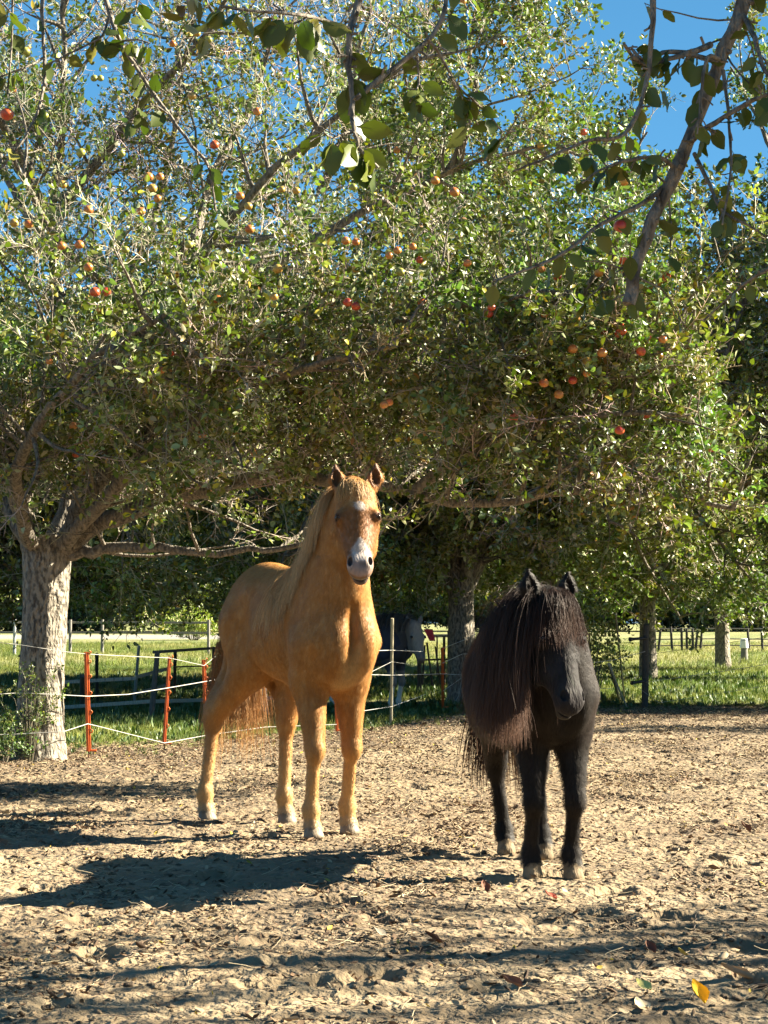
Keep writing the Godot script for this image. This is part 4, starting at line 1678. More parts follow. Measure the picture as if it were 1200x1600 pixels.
	var T := [
		[[[120, -90, 8.4], [165, 0, 8.3], [185, 60, 8.2], [240, 145, 8.1], [290, 215, 8.0], [325, 260, 8.0], [338, 330, 8.0]], 0.014, 0.005, 14],
		[[[70, -80, 8.4], [66, 20, 8.3], [70, 110, 8.2], [60, 170, 8.1], [35, 220, 8.0], [0, 265, 8.0]], 0.010, 0.004, 8],
		[[[185, 65, 8.2], [215, 62, 8.1], [235, 68, 8.1]], 0.005, 0.003, 6],
		[[[68, 90, 8.2], [40, 105, 8.1], [0, 120, 8.1]], 0.006, 0.003, 5],
		[[[265, 180, 8.05], [240, 165, 8.0], [215, 178, 8.0], [200, 190, 8.0]], 0.004, 0.002, 5],
		[[[20, -60, 8.0], [18, 60, 8.0], [12, 150, 8.0]], 0.006, 0.003, 4],
		[[[172, 20, 8.3], [160, 55, 8.2], [140, 68, 8.2], [75, 100, 8.15]], 0.006, 0.004, 8],
		[[[-40, -30, 6.0], [0, 0, 6.0], [20, 25, 6.0]], 0.005, 0.003, 6],
		[[[230, -60, 7.0], [215, 0, 7.0], [210, 25, 7.0]], 0.005, 0.003, 5],
	]
	for l in T:
		var b := bough(root, l[0], l[1], l[2])
		leaves_along(root, b, l[3], 0.2, 1.0)
	rng.seed = 93
	hang_apples(root, apples, [[11, 178, 8.0, 0]])


# ---------------------------------------------------------------- ground
func build_ground() -> void:
	var us := []
	for k in range(-220, 221):
		us.append(k / 220.0 * 1.6)
	var far := [2.0, 2.4, 3.0, 4.0, 6.0, 10.0, 18.0, 40.0, 90.0]
	for f in far:
		us.append(f)
		us.insert(0, -f)
	var zs := []
	for z in [-120.0, -40.0, -15.0, -5.0, -1.0, 1.5, 3.0]:
		zs.append(z)
	var z := 3.6
	while z < 34.0:
		zs.append(z)
		z += 0.0042 * z
	while z < 900.0:
		zs.append(z)
		z *= 1.07
	var sh := Shape.new()
	var w := us.size()
	var hue := FastNoiseLite.new()
	hue.seed = 77
	hue.frequency = 0.55
	hue.fractal_octaves = 4
	var fine := FastNoiseLite.new()
	fine.seed = 78
	fine.frequency = 5.0
	fine.fractal_octaves = 4
	for r in zs.size():
		var zz: float = zs[r]
		var half := maxf(absf(zz) * 0.205, 0.9)
		for c in w:
			var x: float = us[c] * half
			var y := ground_y(x, -zz)
			sh.v.append(Vector3(x, y, -zz))
			var h := hue.get_noise_2d(x, zz)
			var f := fine.get_noise_2d(x, zz)
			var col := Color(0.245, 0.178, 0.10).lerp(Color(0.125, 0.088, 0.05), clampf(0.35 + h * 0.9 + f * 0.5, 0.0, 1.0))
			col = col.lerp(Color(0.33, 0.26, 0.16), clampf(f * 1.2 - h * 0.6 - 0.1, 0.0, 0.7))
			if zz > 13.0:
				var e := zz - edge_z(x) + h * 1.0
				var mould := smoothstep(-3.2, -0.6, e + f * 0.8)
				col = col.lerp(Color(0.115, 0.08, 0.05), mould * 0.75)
				var green := smoothstep(-0.3, 0.5, e)
				var turf := Color(0.13, 0.165, 0.035).lerp(Color(0.25, 0.25, 0.075), clampf(0.5 + h, 0.0, 1.0))
				var dry := patches.get_noise_2d(x * 0.13 + 40.0, zz * 0.05)
				turf = turf.lerp(Color(0.27, 0.25, 0.10), smoothstep(-0.1, 0.35, dry) * 0.8)
				col = col.lerp(turf, green)
				var mud := smoothstep(1.0, 0.4, Vector2((x + 1.2) / 4.2, (zz - 26.3) / 1.6).length() + h * 0.4)
				col = col.lerp(Color(0.085, 0.06, 0.04), mud)
				var road := smoothstep(118.0, 122.0, zz) * smoothstep(160.0, 156.0, zz) * smoothstep(3.0, -2.0, x + h * 3.0)
				col = col.lerp(Color(0.30, 0.28, 0.24), road)
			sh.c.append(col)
			sh.n.append(Vector3.UP)
	for r in zs.size() - 1:
		for c in w - 1:
			var a := r * w + c
			sh.i.append(a)
			sh.i.append(a + w)
			sh.i.append(a + 1)
			sh.i.append(a + 1)
			sh.i.append(a + w)
			sh.i.append(a + w + 1)
	# smooth normals from the neighbours
	for r in range(1, zs.size() - 1):
		for c in range(1, w - 1):
			var a := r * w + c
			var nn := (sh.v[a + 1] - sh.v[a - 1]).cross(sh.v[a + w] - sh.v[a - w])
			sh.n[a] = nn.normalized() if nn.y > 0.0 else -nn.normalized()
	var g := part(self, "ground", sh.commit(), mats.ground)
	g.set_meta("kind", "structure")
	g.set_meta("label", "bare pale earth of the paddock running into meadow grass behind")
	g.set_meta("category", "ground")


func curled_leaf(length: float, width: float, curl: float) -> Shape:
	var sh := Shape.new()
	var at0 := 0
	var ts := [0.0, 0.2, 0.45, 0.7, 0.88, 1.0]
	var ws := [0.1, 0.75, 1.0, 0.85, 0.45, 0.03]
	for k in ts.size():
		var z: float = (ts[k] - 0.5) * length
		for q in 5:
			var u := (q - 2) / 2.0
			var a: float = u * curl * (0.7 + 0.5 * ts[k])
			var half: float = ws[k] * width * 0.5
			var x := sin(a) / maxf(curl, 0.3) * half
			var y: float = (1.0 - cos(a)) / maxf(curl, 0.3) * half + 0.25 * length * (ts[k] - 0.5) * (ts[k] - 0.5) * 2.0 + sin(k * 1.7 + q * 2.3) * 0.05 * width
			sh.add(Vector3(x, y, z), Vector3(-sin(a), cos(a), -0.3 * (ts[k] - 0.5)).normalized())
	for k in ts.size() - 1:
		for q in 4:
			var a := at0 + k * 5 + q
			sh.tri(a, a + 1, a + 5)
			sh.tri(a + 1, a + 6, a + 5)
	return sh


func scatter_spot(zmin: float, zmax: float) -> Vector3:
	# even in depth's square root so that the near ground keeps its share
	var z := sqrt(lerpf(zmin * zmin, zmax * zmax, rng.randf()))
	var x := rnd(-1.0, 1.0) * (z * 0.2 * 1.35 + 0.3)
	return Vector3(x, ground_y(x, -z), -z)


func build_litter() -> void:
	rng.seed = 55
	var protos := []
	for k in 4:
		protos.append(curled_leaf(0.062, 0.036, rnd(0.5, 2.0)).commit(mats.litter))
	var clods := []
	for k in 3:
		var sh := Shape.new()
		var nz := FastNoiseLite.new()
		nz.seed = k + 4
		nz.frequency = 0.9
		var prof := []
		for e in 6:
			var a := PI * e / 5.0
			prof.append(Vector2(sin(a) + 1e-3, -cos(a) * 0.6))
		sh.lathe(Transform3D(), prof, 8)
		for e in sh.v.size():
			sh.v[e] = sh.v[e] * (1.0 + 0.8 * nz.get_noise_3dv(sh.v[e] * 1.6)) * 0.02
		clods.append(sh.commit(mats.ground))
	var straws := []
	for k in 3:
		var sh := Shape.new()
		var p := Vector3(-0.06, 0.004, 0)
		var pts := PackedVector3Array()
		for e in 5:
			pts.append(p)
			p += Vector3(0.03, rnd(-0.008, 0.010), rnd(-0.014, 0.014))
		sh.tube(pts, taper(5, 0.0018, 0.0011), 4)
		straws.append(sh.commit(mats.twig))
	var root := thing("fallen_leaves", "brown dead leaves, crumbs of earth and straw strewn over the paddock", "leaf litter")
	root.set_meta("kind", "stuff")
	var heap := FastNoiseLite.new()
	heap.seed = 5
	heap.frequency = 0.9
	heap.fractal_octaves = 3
	var places := [[], [], [], [], [], [], [], [], [], []]
	var tints := [[], [], [], [], [], [], [], [], [], []]
	var tries := 0
	while tries < 260000:
		tries += 1
		var p := scatter_spot(4.6, 26.5)
		var edge := edge_z(p.x) + p.z
		if edge < -0.8:
			continue
		var dense := 0.20 + 1.3 * clampf(heap.get_noise_2d(p.x, p.z * 0.6) * 1.4, 0.0, 1.0) + 0.9 * smoothstep(3.5, 0.6, edge)
		if rng.randf() > dense:
			continue
		var k := rng.randf()
		var yaw := Basis(Vector3.UP, rnd(0, TAU))
		if k < 0.36:
			var kind := rng.randi() % 4
			var b := yaw * Basis(Vector3.RIGHT, rnd(-0.7, 0.7)) * Basis(Vector3.BACK, rnd(-0.9, 0.9) + (PI if rng.randf() < 0.4 else 0.0))
			places[kind].append(Transform3D(b * Basis.from_scale(Vector3.ONE * rnd(0.2, 0.6) * (1.0 if rng.randf() < 0.94 else 1.7)), p + Vector3(0, rnd(0.003, 0.012), 0)))
			var c := Color(0.065, 0.037, 0.02).lerp(Color(0.19, 0.115, 0.06), rng.randf())
			if rng.randf() < 0.25:
				c = Color(0.36, 0.28, 0.17)
			elif rng.randf() < 0.03:
				c = Color(0.45, 0.33, 0.05)
			tints[kind].append(c)
		elif k < 0.78:
			var kind := 4 + rng.randi() % 3
			places[kind].append(Transform3D(yaw * Basis.from_scale(Vector3(rnd(0.3, 1.3), rnd(0.3, 0.9), rnd(0.3, 1.3)) * rnd(0.5, 1.0)), p))
			tints[kind].append(Color(0.28, 0.205, 0.12).lerp(Color(0.10, 0.068, 0.04), rng.randf()))
		else:
			var kind := 7 + rng.randi() % 3
			places[kind].append(Transform3D(yaw * Basis(Vector3.BACK, rnd(-0.3, 0.3)) * Basis.from_scale(Vector3.ONE * rnd(0.4, 1.1)), p + Vector3(0, 0.004, 0)))
			tints[kind].append(Color(0.42, 0.33, 0.20) if rng.randf() < 0.55 else Color(0.12, 0.08, 0.05))
	var all := protos + clods + straws
	for k in 10:
		many(root, ["dead_leaves", "earth_crumbs", "straw"][0 if k < 4 else (1 if k < 7 else 2)], all[k], places[k], tints[k])


func single_leaves() -> void:
	rng.seed = 56
	# px, py, length, width, curl, turn, tilt, colour, label
	var D := [
		[1090, 1570, 0.085, 0.075, 1.5, 0.5, 0.8, Color(0.80, 0.47, 0.015), "bright yellow crumpled leaf at the lower right of the bare ground"],
		[1150, 1536, 0.11, 0.07, 1.9, 1.2, 0.35, Color(0.27, 0.20, 0.12), "grey brown curled leaf just behind the bright yellow leaf"],
		[1018, 1490, 0.095, 0.05, 1.6, 0.2, 0.3, Color(0.12, 0.045, 0.02), "long dark red brown leaf lying ahead of the black pony"],
		[1066, 1496, 0.05, 0.04, 0.7, 2.2, 0.6, Color(0.60, 0.50, 0.12), "small pale leaf with a yellow tip on the near ground"],
		[1005, 1552, 0.06, 0.05, 0.8, 0.9, 0.5, Color(0.55, 0.50, 0.16), "small yellowish green leaf left of the bright yellow leaf"],
		[1003, 1580, 0.07, 0.05, 0.6, 0.4, 0.3, Color(0.6, 0.47, 0.28), "cream coloured leaf nearest to the bottom edge"],
		[800, 1551, 0.085, 0.06, 1.8, 0.8, 0.3, Color(0.18, 0.09, 0.05), "brown rolled leaf at the bottom middle of the ground"],
		[675, 1477, 0.075, 0.06, 1.5, 1.9, 0.6, Color(0.14, 0.06, 0.03), "dark upright leaf between the two horses in the foreground"],
		[758, 1393, 0.07, 0.055, 1.4, 0.3, 0.7, Color(0.15, 0.06, 0.03), "dark curled leaf standing left of the pony's front hooves"],
		[860, 1407, 0.06, 0.05, 0.9, 1.1, 0.5, Color(0.30, 0.06, 0.03), "small red leaf just below the pony's front hooves"],
		[1164, 1301, 0.09, 0.07, 1.6, 0.5, 0.6, Color(0.13, 0.065, 0.035), "large dark leaf alone on the sunny ground far right"],
		[592, 1463, 0.06, 0.055, 0.8, 1.4, 0.6, Color(0.55, 0.46, 0.32), "pale leaf upright in front of the chestnut horse"],
		[676, 1477, 0.05, 0.045, 1.2, 2.4, 0.2, Color(0.2, 0.11, 0.06), "flat brown leaf touching the dark upright leaf"],
		[5, 1323, 0.07, 0.05, 1.1, 0.7, 0.4, Color(0.19, 0.10, 0.05), "brown leaf at the left edge in the horse's shadow"],
		[885, 1397, 0.05, 0.04, 0.6, 0.9, 0.3, Color(0.45, 0.35, 0.22), "tan leaf in front of the pony's lit hoof"],
	]
	for d in D:
		var p := foot(d[0], d[1])
		var sh := curled_leaf(d[2], d[3], d[4])
		var o := part(self, "fallen_leaf", sh.commit(), null)
		var m: StandardMaterial3D = (mats.litter as StandardMaterial3D).duplicate()
		m.albedo_color = (d[7] as Color).linear_to_srgb()
		o.material_override = m
		o.transform = Transform3D(Basis(Vector3.UP, d[5]) * Basis(Vector3.RIGHT, d[6]) * Basis(Vector3.BACK, rnd(-0.3, 0.3)), p + Vector3(0, 0.012 + d[2] * 0.5 * sin(d[6]) * 0.7, 0))
		tag(o, d[8], "fallen leaf", "larger leaves fallen on the near ground")


func build_grass() -> void:
	rng.seed = 61
	var tufts := []
	for k in 4:
		var sh := Shape.new()
		for e in 9:
			var a := rnd(0, TAU)
			var lean := rnd(0.1, 0.7)
			var h := rnd(0.07, 0.16)
			var w := rnd(0.003, 0.005)
			var p := Vector3(rnd(-0.03, 0.03), -0.01, rnd(-0.03, 0.03))
			var d := Vector3(cos(a), 0, sin(a))
			var s := Vector3(-d.z, 0, d.x) * w
			var nn := Vector3(d.x * 0.3, 0.9, d.z * 0.3).normalized()
			sh.tint = Color.WHITE * rnd(0.7, 1.25)
			var ids := []
			for q in 4:
				var t := q / 3.0
				var c := p + Vector3(0, h * t * (1.0 - 0.3 * lean * t), 0) + d * h * lean * t * t
				ids.append(sh.add(c - s * (1.0 - t * 0.9), nn))
				ids.append(sh.add(c + s * (1.0 - t * 0.9), nn))
			for q in 3:
				sh.tri_checked(ids[q * 2], ids[q * 2 + 1], ids[q * 2 + 2])
				sh.tri_checked(ids[q * 2 + 1], ids[q * 2 + 3], ids[q * 2 + 2])
		tufts.append(sh.commit(mats.grass))
	var weeds := []
	for k in 2:
		var sh := Shape.new()
		for e in 9:
			var d := Vector3(rnd(-1, 1), rnd(0.2, 1.1), rnd(-1, 1)).normalized()
			sh.tint = Color.WHITE * rnd(0.7, 1.2)
			var x := d.cross(Vector3.UP).normalized()
			sh.leaf(Transform3D(Basis(x, d.cross(x), d), d * 0.02), rnd(0.05, 0.09), rnd(0.02, 0.035), 0.3, 0.4)
		weeds.append(sh.commit(mats.grass))
	var hue := FastNoiseLite.new()
	hue.seed = 9
	hue.frequency = 0.35
	hue.fractal_octaves = 3
	var root := thing("meadow_grass", "green grass and low weeds growing behind the bare earth", "grass")
	root.set_meta("kind", "stuff")
	var places := [[], [], [], [], [], []]
	var tints := [[], [], [], [], [], []]
	for band in [[16.0, 26.0, 30000, 1.0], [24.0, 46.0, 42000, 1.15], [44.0, 95.0, 26000, 1.9]]:
		for q in int(band[2]):
			var p := scatter_spot(band[0], band[1])
			var edge: float = edge_z(p.x) + p.z
			var h := hue.get_noise_2d(p.x, p.z)
			if edge > -0.15 + h * 0.5 and not (edge < 1.6 and rng.randf() < 0.05):
				continue
			if Vector2((p.x + 1.2) / 4.2, (p.z + 26.3) / 1.6).length() < 0.85 and rng.randf() < 0.85:
				continue
			var c := Color(0.10, 0.16, 0.028).lerp(Color(0.26, 0.28, 0.065), clampf(0.45 + h * 1.1 + rnd(-0.2, 0.2), 0.0, 1.0))
			var dry := patches.get_noise_2d(p.x * 0.13 + 40.0, -p.z * 0.05)
			c = c.lerp(Color(0.38, 0.36, 0.14), smoothstep(-0.1, 0.35, dry) * 0.75)
			var kind := rng.randi() % 4 if rng.randf() < 0.86 or -p.z > 40.0 else 4 + rng.randi() % 2
			var s: float = band[3] * rnd(0.4, 0.95) * lerpf(0.6, 1.0, smoothstep(0.0, -2.0, edge))
			if kind > 3:
				s *= 1.3
				c = Color(0.07, 0.12, 0.03)
			places[kind].append(Transform3D(Basis(Vector3.UP, rnd(0, TAU)) * Basis.from_scale(Vector3(s, s * rnd(0.7, 1.2), s)), p))
			tints[kind].append(c * rnd(0.8, 1.2))
	for k in 6:
		many(root, "grass" if k < 4 else "weeds", (tufts + weeds)[k], places[k], tints[k])


func leafy_bush(called: String, label: String, cat: String, centre: Vector3, r: Vector3, n: int, size: float, tint: Color, seed_: int) -> void:
	rng.seed = seed_
	var root := thing(called, label, cat, Vector3(centre.x, 0, centre.z))
	var cr := Crown.new(LEAFY + SPARSE)
	var st := Shape.new()
	st.tint = Color(0.13, 0.11, 0.07)
	for k in n:
		var d := rvec().normalized() * pow(rng.randf(), 0.4)
		var p := Vector3(d.x * r.x, centre.y + d.y * r.y, d.z * r.z)
		put_spray(cr, p, Vector3(d.x, absf(d.y) + 0.5, d.z) + rvec() * 0.5, size * rnd(0.7, 1.2), 0.97, tint)
		if k % maxi(1, n / 14) == 0:
			st.tube(PackedVector3Array([Vector3(p.x * 0.15, -0.05, p.z * 0.15), p * 0.5 + Vector3(0, 0.05, 0), p]), PackedFloat32Array([0.012 * size, 0.008 * size, 0.004 * size]), 5)
	part(root, "stems", st.commit(), mats.twig)
	crown_parts(root, cr)


# ---------------------------------------------------------------- fences
func post(called: String, label: String, cat: String, group: String, top: Vector3, foot_at: Vector3, r: float, kind: String) -> Node3D:
	var root := thing(called, label, cat, Vector3(foot_at.x, 0, foot_at.z), 0.0, group)
	var t := top - root.position
	var sh := Shape.new()
	var pts := PackedVector3Array()
	var rad := PackedFloat32Array()
	var n := 9
	for k in n + 1:
		var f := float(k) / n
		pts.append(Vector3(0, -0.08, 0).lerp(t, f) + (rvec() * r * 0.12 if kind == "wood" else Vector3.ZERO))
		rad.append(r * (1.0 if kind != "wood" else rnd(0.9, 1.1)))
	match kind:
		"wood":
			sh.tint = Color(0.10, 0.085, 0.065)
			sh.tube(pts, rad, 9)
			part(root, "shaft", sh.commit(), mats.wood)
		"pale":
			sh.tint = Color(0.40, 0.40, 0.36)
			sh.tube(pts, rad, 8)
			part(root, "shaft", sh.commit(), mats.metal)
		"white":
			sh.tint = Color(0.72, 0.72, 0.70)
			sh.tube(pts, rad, 8)
			part(root, "shaft", sh.commit(), mats.plastic)
		"bamboo":
			sh.tint = Color(0.30, 0.27, 0.18)
			sh.tube(pts, rad, 7)
			part(root, "shaft", sh.commit(), mats.twig)
		"orange":
			# a step-in plastic post: ribbed shaft, steel spike, hooks and a foot plate
			var up := t.normalized()
			sh.tint = Color(0.44, 0.092, 0.022)
			var x := up.cross(Vector3.BACK).normalized()
			var b := Basis(x, up, x.cross(up))
			sh.box(Transform3D(b, t * 0.53), Vector3(r * 2.4, t.length() * 0.94, r * 0.7), 0.002)
			sh.box(Transform3D(b, t * 0.53), Vector3(r * 0.7, t.length() * 0.935, r * 2.2), 0.002)
			part(root, "shaft", sh.commit(), mats.plastic)
			var sp := Shape.new()
			sp.tint = Color(0.12, 0.05, 0.03)
			sp.tube(PackedVector3Array([Vector3(0, -0.1, 0), t * 0.08]), PackedFloat32Array([0.004, 0.006]), 6)
			part(root, "spike", sp.commit(), mats.metal)
			for e in [0.24, 0.42, 0.60, 0.76, 0.90, 0.985]:
				var hk := Shape.new()
				hk.tint = Color(0.60, 0.14, 0.025)
				var c: Vector3 = t * e
				var s := 1.0 if int(e * 100) % 2 == 0 else -1.0
				hk.tube(PackedVector3Array([c, c + x * s * r * 1.9, c + x * s * r * 2.3 + up * 0.018, c + x * s * r * 1.5 + up * 0.03]), PackedFloat32Array([0.006, 0.0055, 0.005, 0.004]), 6)
				part(root, "hook", hk.commit(), mats.plastic)
			var fp := Shape.new()
			fp.tint = Color(0.50, 0.10, 0.02)
			fp.box(Transform3D(b, t * 0.07 + x * 0.03), Vector3(0.07, 0.012, 0.02), 0.003)
			part(root, "foot_plate", fp.commit(), mats.plastic)
	return root


func strand(called: String, label: String, cat: String, group: String, pts: Array, width: float, color: Color, sag := 0.0) -> void:
	var line := PackedVector3Array()
	for k in pts.size() - 1:
		for q in 8:
			var t := q / 8.0
			line.append((pts[k] as Vector3).lerp(pts[k + 1], t) - Vector3(0, sag * 4.0 * t * (1.0 - t), 0))
	line.append(pts[-1])
	var root := thing(called, label, cat, line[0], 0.0, group)
	for k in line.size():
		line[k] -= root.position
	var sh := Shape.new()
	sh.tint = color
	var rad := PackedFloat32Array()
	for p in line:
		rad.append(width * 0.5)
	sh.tube(line, rad, 6)
	root.set_meta("kind", "thing")
	part(root, "cord", sh.commit(), mats.tape)


func rail(parent: Node3D, a: Vector3, b: Vector3, h: float, d: float, color: Color, called := "rail") -> void:
	var sh := Shape.new()
	sh.tint = color
	var x := (b - a).normalized()
	var z := x.cross(Vector3.UP).normalized()
	sh.box(Transform3D(Basis(x, z.cross(x), z), (a + b) * 0.5 - parent.position), Vector3(a.distance_to(b), h, d), 0.004)
	part(parent, called, sh.commit(), mats.wood)


func build_fences() -> void:
	rng.seed = 81
	var O := "orange step-in posts of the electric fence"
	post("orange_fence_post", "bright orange plastic fence post just right of the big pale trunk", "fence post", O, at(135, 1019, 15.75), foot(139, 1184), 0.016, "orange")
	post("orange_fence_post", "thin orange fence post leaning right, second from the big trunk", "fence post", O, at(265, 1026, 16.9), foot(256, 1171), 0.013, "orange")
	post("orange_fence_post", "orange fence post right beside the chestnut horse's raised hind quarter", "fence post", O, at(318, 1031, 17.6), foot(324, 1162), 0.015, "orange")
	post("orange_fence_post", "red orange fence post seen between the chestnut horse's front legs", "fence post", O, at(523, 1020, 18.6), foot(527, 1150), 0.013, "orange")
	post("orange_fence_post", "rusty red fence post in the shade beside the dark middle trunk", "fence post", O, at(691, 1012, 23.6), foot(692, 1112), 0.014, "orange")
	var W := "dark wooden posts of the back fence"
	post("wooden_fence_post", "thick dark wooden post leaning right between the first two orange posts", "fence post", W, at(246, 1018, 22.5), foot(235, 1124), 0.032, "wood")
	post("wooden_fence_post", "straight dark wooden post behind the bright orange post", "fence post", W, at(151, 1023, 25.5), foot(152, 1097), 0.024, "wood")
	post("wooden_fence_post", "dark wooden post half hidden by the bright orange post", "fence post", W, at(129, 1056, 23.5), foot(128, 1112), 0.03, "wood")
	post("wooden_fence_post", "slender dark wooden post right of the thin orange post", "fence post", W, at(274, 1019, 27.0), foot(272, 1088), 0.024, "wood")
	post("wooden_fence_post", "dark wooden post beside the chestnut horse's tail end", "fence post", W, at(334, 1012, 27.5), foot(333, 1090), 0.026, "wood")
	post("pale_fence_post", "thin pale leaning post lit by the sun behind the fence tapes", "fence post", "", at(217, 1010, 26.0), foot(209, 1097), 0.022, "pale")
	post("pale_fence_post", "slim pale post standing in front of the rugged grey horse", "fence post", "", at(613, 966, 20.6), foot(611, 1134), 0.017, "bamboo")
	post("white_fence_post", "leaning white metal post seen under the chestnut horse's belly", "fence post", "", at(411, 1050, 20.0), foot(417, 1118), 0.024, "white")
	# right hand side
	var r1 := post("wooden_corner_post", "tall weathered wooden post with two black insulators right of the pony", "fence post", "", at(1010, 976, 25.0), foot(1007, 1105), 0.045, "wood")
	for e in [[1009, 997, 984, 999], [1008, 1064, 987, 1067]]:
		var sh := Shape.new()
		sh.tint = Color(0.015, 0.015, 0.016)
		var a := at(e[0], e[1], 24.95) - r1.position
		var b := at(e[2], e[3], 24.8) - r1.position
		sh.tube(PackedVector3Array([a, a.lerp(b, 0.7), b]), PackedFloat32Array([0.022, 0.018, 0.03]), 8)
		part(r1, "insulator", sh.commit(), mats.plastic)
	post("leaning_stick", "stout pale stick leaning left behind the pony's shoulder", "stick", "", at(952, 1038, 24.8), foot(971, 1094), 0.022, "bamboo")
	post("leaning_stick", "tall thin cane standing right of the stout pale stick", "stick", "", at(962, 960, 24.6), foot(977, 1094), 0.012, "bamboo")
	post("leaning_stick", "dark cane nearest to the pony's face in the grass", "stick", "", at(921, 990, 26.0), foot(922, 1085), 0.012, "wood")
	post("leaning_stick", "short slanting cane resting against the stout pale stick", "stick", "", at(952, 1040, 24.6), at(984, 1054, 24.9), 0.012, "bamboo")
	# cords
	var white := Color(0.42, 0.41, 0.37)
	var T := [
		["low white fence cord running from the left edge round the trunk", [[-60, 1150, 15.3], [30, 1147, 15.4], [100, 1143, 15.45], [137, 1131, 15.75]], 0.011, 0.0],
		["low white fence cord sagging between the first two orange posts", [[137, 1131, 15.75], [150, 1134, 15.9], [257, 1161, 16.8]], 0.011, 0.0],
		["low white fence cord rising from the leaning orange post behind the hind leg", [[257, 1161, 16.8], [322, 1149, 17.5], [415, 1136, 18.2], [526, 1132, 18.6]], 0.011, 0.0],
		["middle white fence cord wrapped round the big trunk", [[-60, 1088, 15.2], [26, 1083, 15.5], [58, 1084, 15.5], [100, 1086, 15.6], [137, 1088, 15.75], [200, 1085, 16.3], [262, 1075, 16.85], [320, 1065, 17.55], [420, 1048, 18.2]], 0.012, 0.0],
		["upper white fence cord from trunk to the orange posts", [[-40, 1000, 15.3], [27, 1007, 15.5], [60, 1012, 15.5], [98, 1018, 15.6], [137, 1022, 15.75], [215, 1026, 16.4], [264, 1028, 16.85], [319, 1040, 17.5], [336, 1026, 18.2], [400, 1020, 18.4]], 0.008, 0.0],
		["white fence cord along the rump of the rugged horse", [[520, 1022, 18.6], [575, 1017, 19.6], [612, 1016, 20.6], [660, 1018, 22.0]], 0.014, 0.0],
		["thin cord slanting down from the slim pale post", [[560, 1060, 19.6], [612, 1034, 20.6], [640, 1038, 22.0]], 0.008, 0.0],
		["cord below the belly of the rugged horse", [[570, 1054, 20.0], [612, 1055, 20.6], [690, 1053, 23.5], [760, 1056, 25.5]], 0.012, 0.0],
		["lowest cord passing the slim pale post", [[560, 1112, 20.0], [612, 1104, 20.6], [665, 1085, 22.8]], 0.010, 0.0],
		["cord from the rusty red post to the dark middle trunk, upper", [[692, 1013, 23.6], [725, 1000, 25.0], [745, 990, 25.8]], 0.012, 0.0],
		["cord from the rusty red post to the dark middle trunk, lower", [[692, 1036, 23.6], [722, 1022, 25.0], [752, 1020, 25.8]], 0.015, 0.0],
		["thin cord at knee height between the rusty red post and the trunk", [[692, 1080, 23.6], [720, 1060, 25.0]], 0.010, 0.0],
		["pale rope hanging down beside the dark middle trunk", [[730, 1022, 25.4], [724, 1050, 25.5], [716, 1088, 25.5], [709, 1100, 25.4]], 0.012, 0.0],
		["white cord from the pony's cheek to the wooden corner post", [[880, 1040, 24.0], [922, 1036, 24.4], [960, 1031, 24.7], [1008, 1018, 24.95]], 0.012, 0.0],
		["dark wire rising to the right from the wooden corner post", [[1008, 1024, 24.95], [1090, 1011, 24.6], [1140, 1004, 24.3], [1260, 986, 23.6]], 0.010, 0.0],
		["low pale cord crossing the sunny grass at the right edge", [[1008, 1066, 24.95], [1123, 1050, 24.3], [1260, 1028, 23.6]], 0.009, 0.0],
		["lowest cord over the grass right of the corner post", [[985, 1066, 24.8], [1030, 1098, 24.9], [1112, 1085, 24.4], [1260, 1062, 23.6]], 0.008, 0.0],
		["short low cord between the pony and the stout stick", [[900, 1073, 23.9], [930, 1075, 24.2], [958, 1076, 24.4]], 0.010, 0.0],
	]
	for t in T:
		var pts := []
		for q in t[1]:
			pts.append(at(q[0], q[1], q[2]))
		var dark: bool = (t[0] as String).begins_with("dark")
		strand("fence_cord", t[0], "fence cord", "cords of the electric fence", pts, t[2] * 0.6, Color(0.12, 0.11, 0.09) if dark else white, t[3])
	# pale rails of the back paddock
	var f := thing("paddock_rails", "pale wooden rails and dark top bars of the back paddock fence", "fence", Vector3(-3.2, 0, -23.5))
	for e in [[60, 1068, 24.2, 212, 1060, 24.2], [212, 1058, 24.3, 262, 1045, 26.0], [60, 1108, 23.4, 236, 1096, 22.6], [208, 1085, 25.0, 262, 1070, 26.5], [240, 1096, 22.7, 345, 1093, 24.5], [345, 1093, 24.5, 560, 1086, 25.0]]:
		rail(f, at(e[0], e[1], e[2]), at(e[3], e[4], e[5]), 0.045, 0.02, Color(0.42, 0.38, 0.29))
	rail(f, at(240, 1019, 22.6), at(345, 1012, 27.4), 0.035, 0.03, Color(0.11, 0.095, 0.07), "top_bar")
	rail(f, at(345, 1012, 27.4), at(560, 1008, 27.8), 0.035, 0.03, Color(0.11, 0.095, 0.07), "top_bar")
	rail(f, at(272, 1042, 27.0), at(345, 1040, 27.5), 0.02, 0.02, Color(0.11, 0.095, 0.07), "top_bar")
	# gate behind the rugged horse
	var g := thing("slatted_gate", "rickety gate of thin dark bars with a white top rail", "gate", at(688, 970, 30.0) * Vector3(1, 0, 1))
	rail(g, at(668, 994, 30.0), at(704, 993, 30.0), 0.05, 0.03, Color(0.62, 0.62, 0.58), "top_rail")
	rail(g, at(660, 1031, 30.0), at(704, 1030, 30.0), 0.03, 0.025, Color(0.10, 0.09, 0.07), "middle_rail")
	rail(g, at(656, 1055, 30.0), at(704, 1053, 30.0), 0.03, 0.025, Color(0.30, 0.27, 0.21), "bottom_rail")
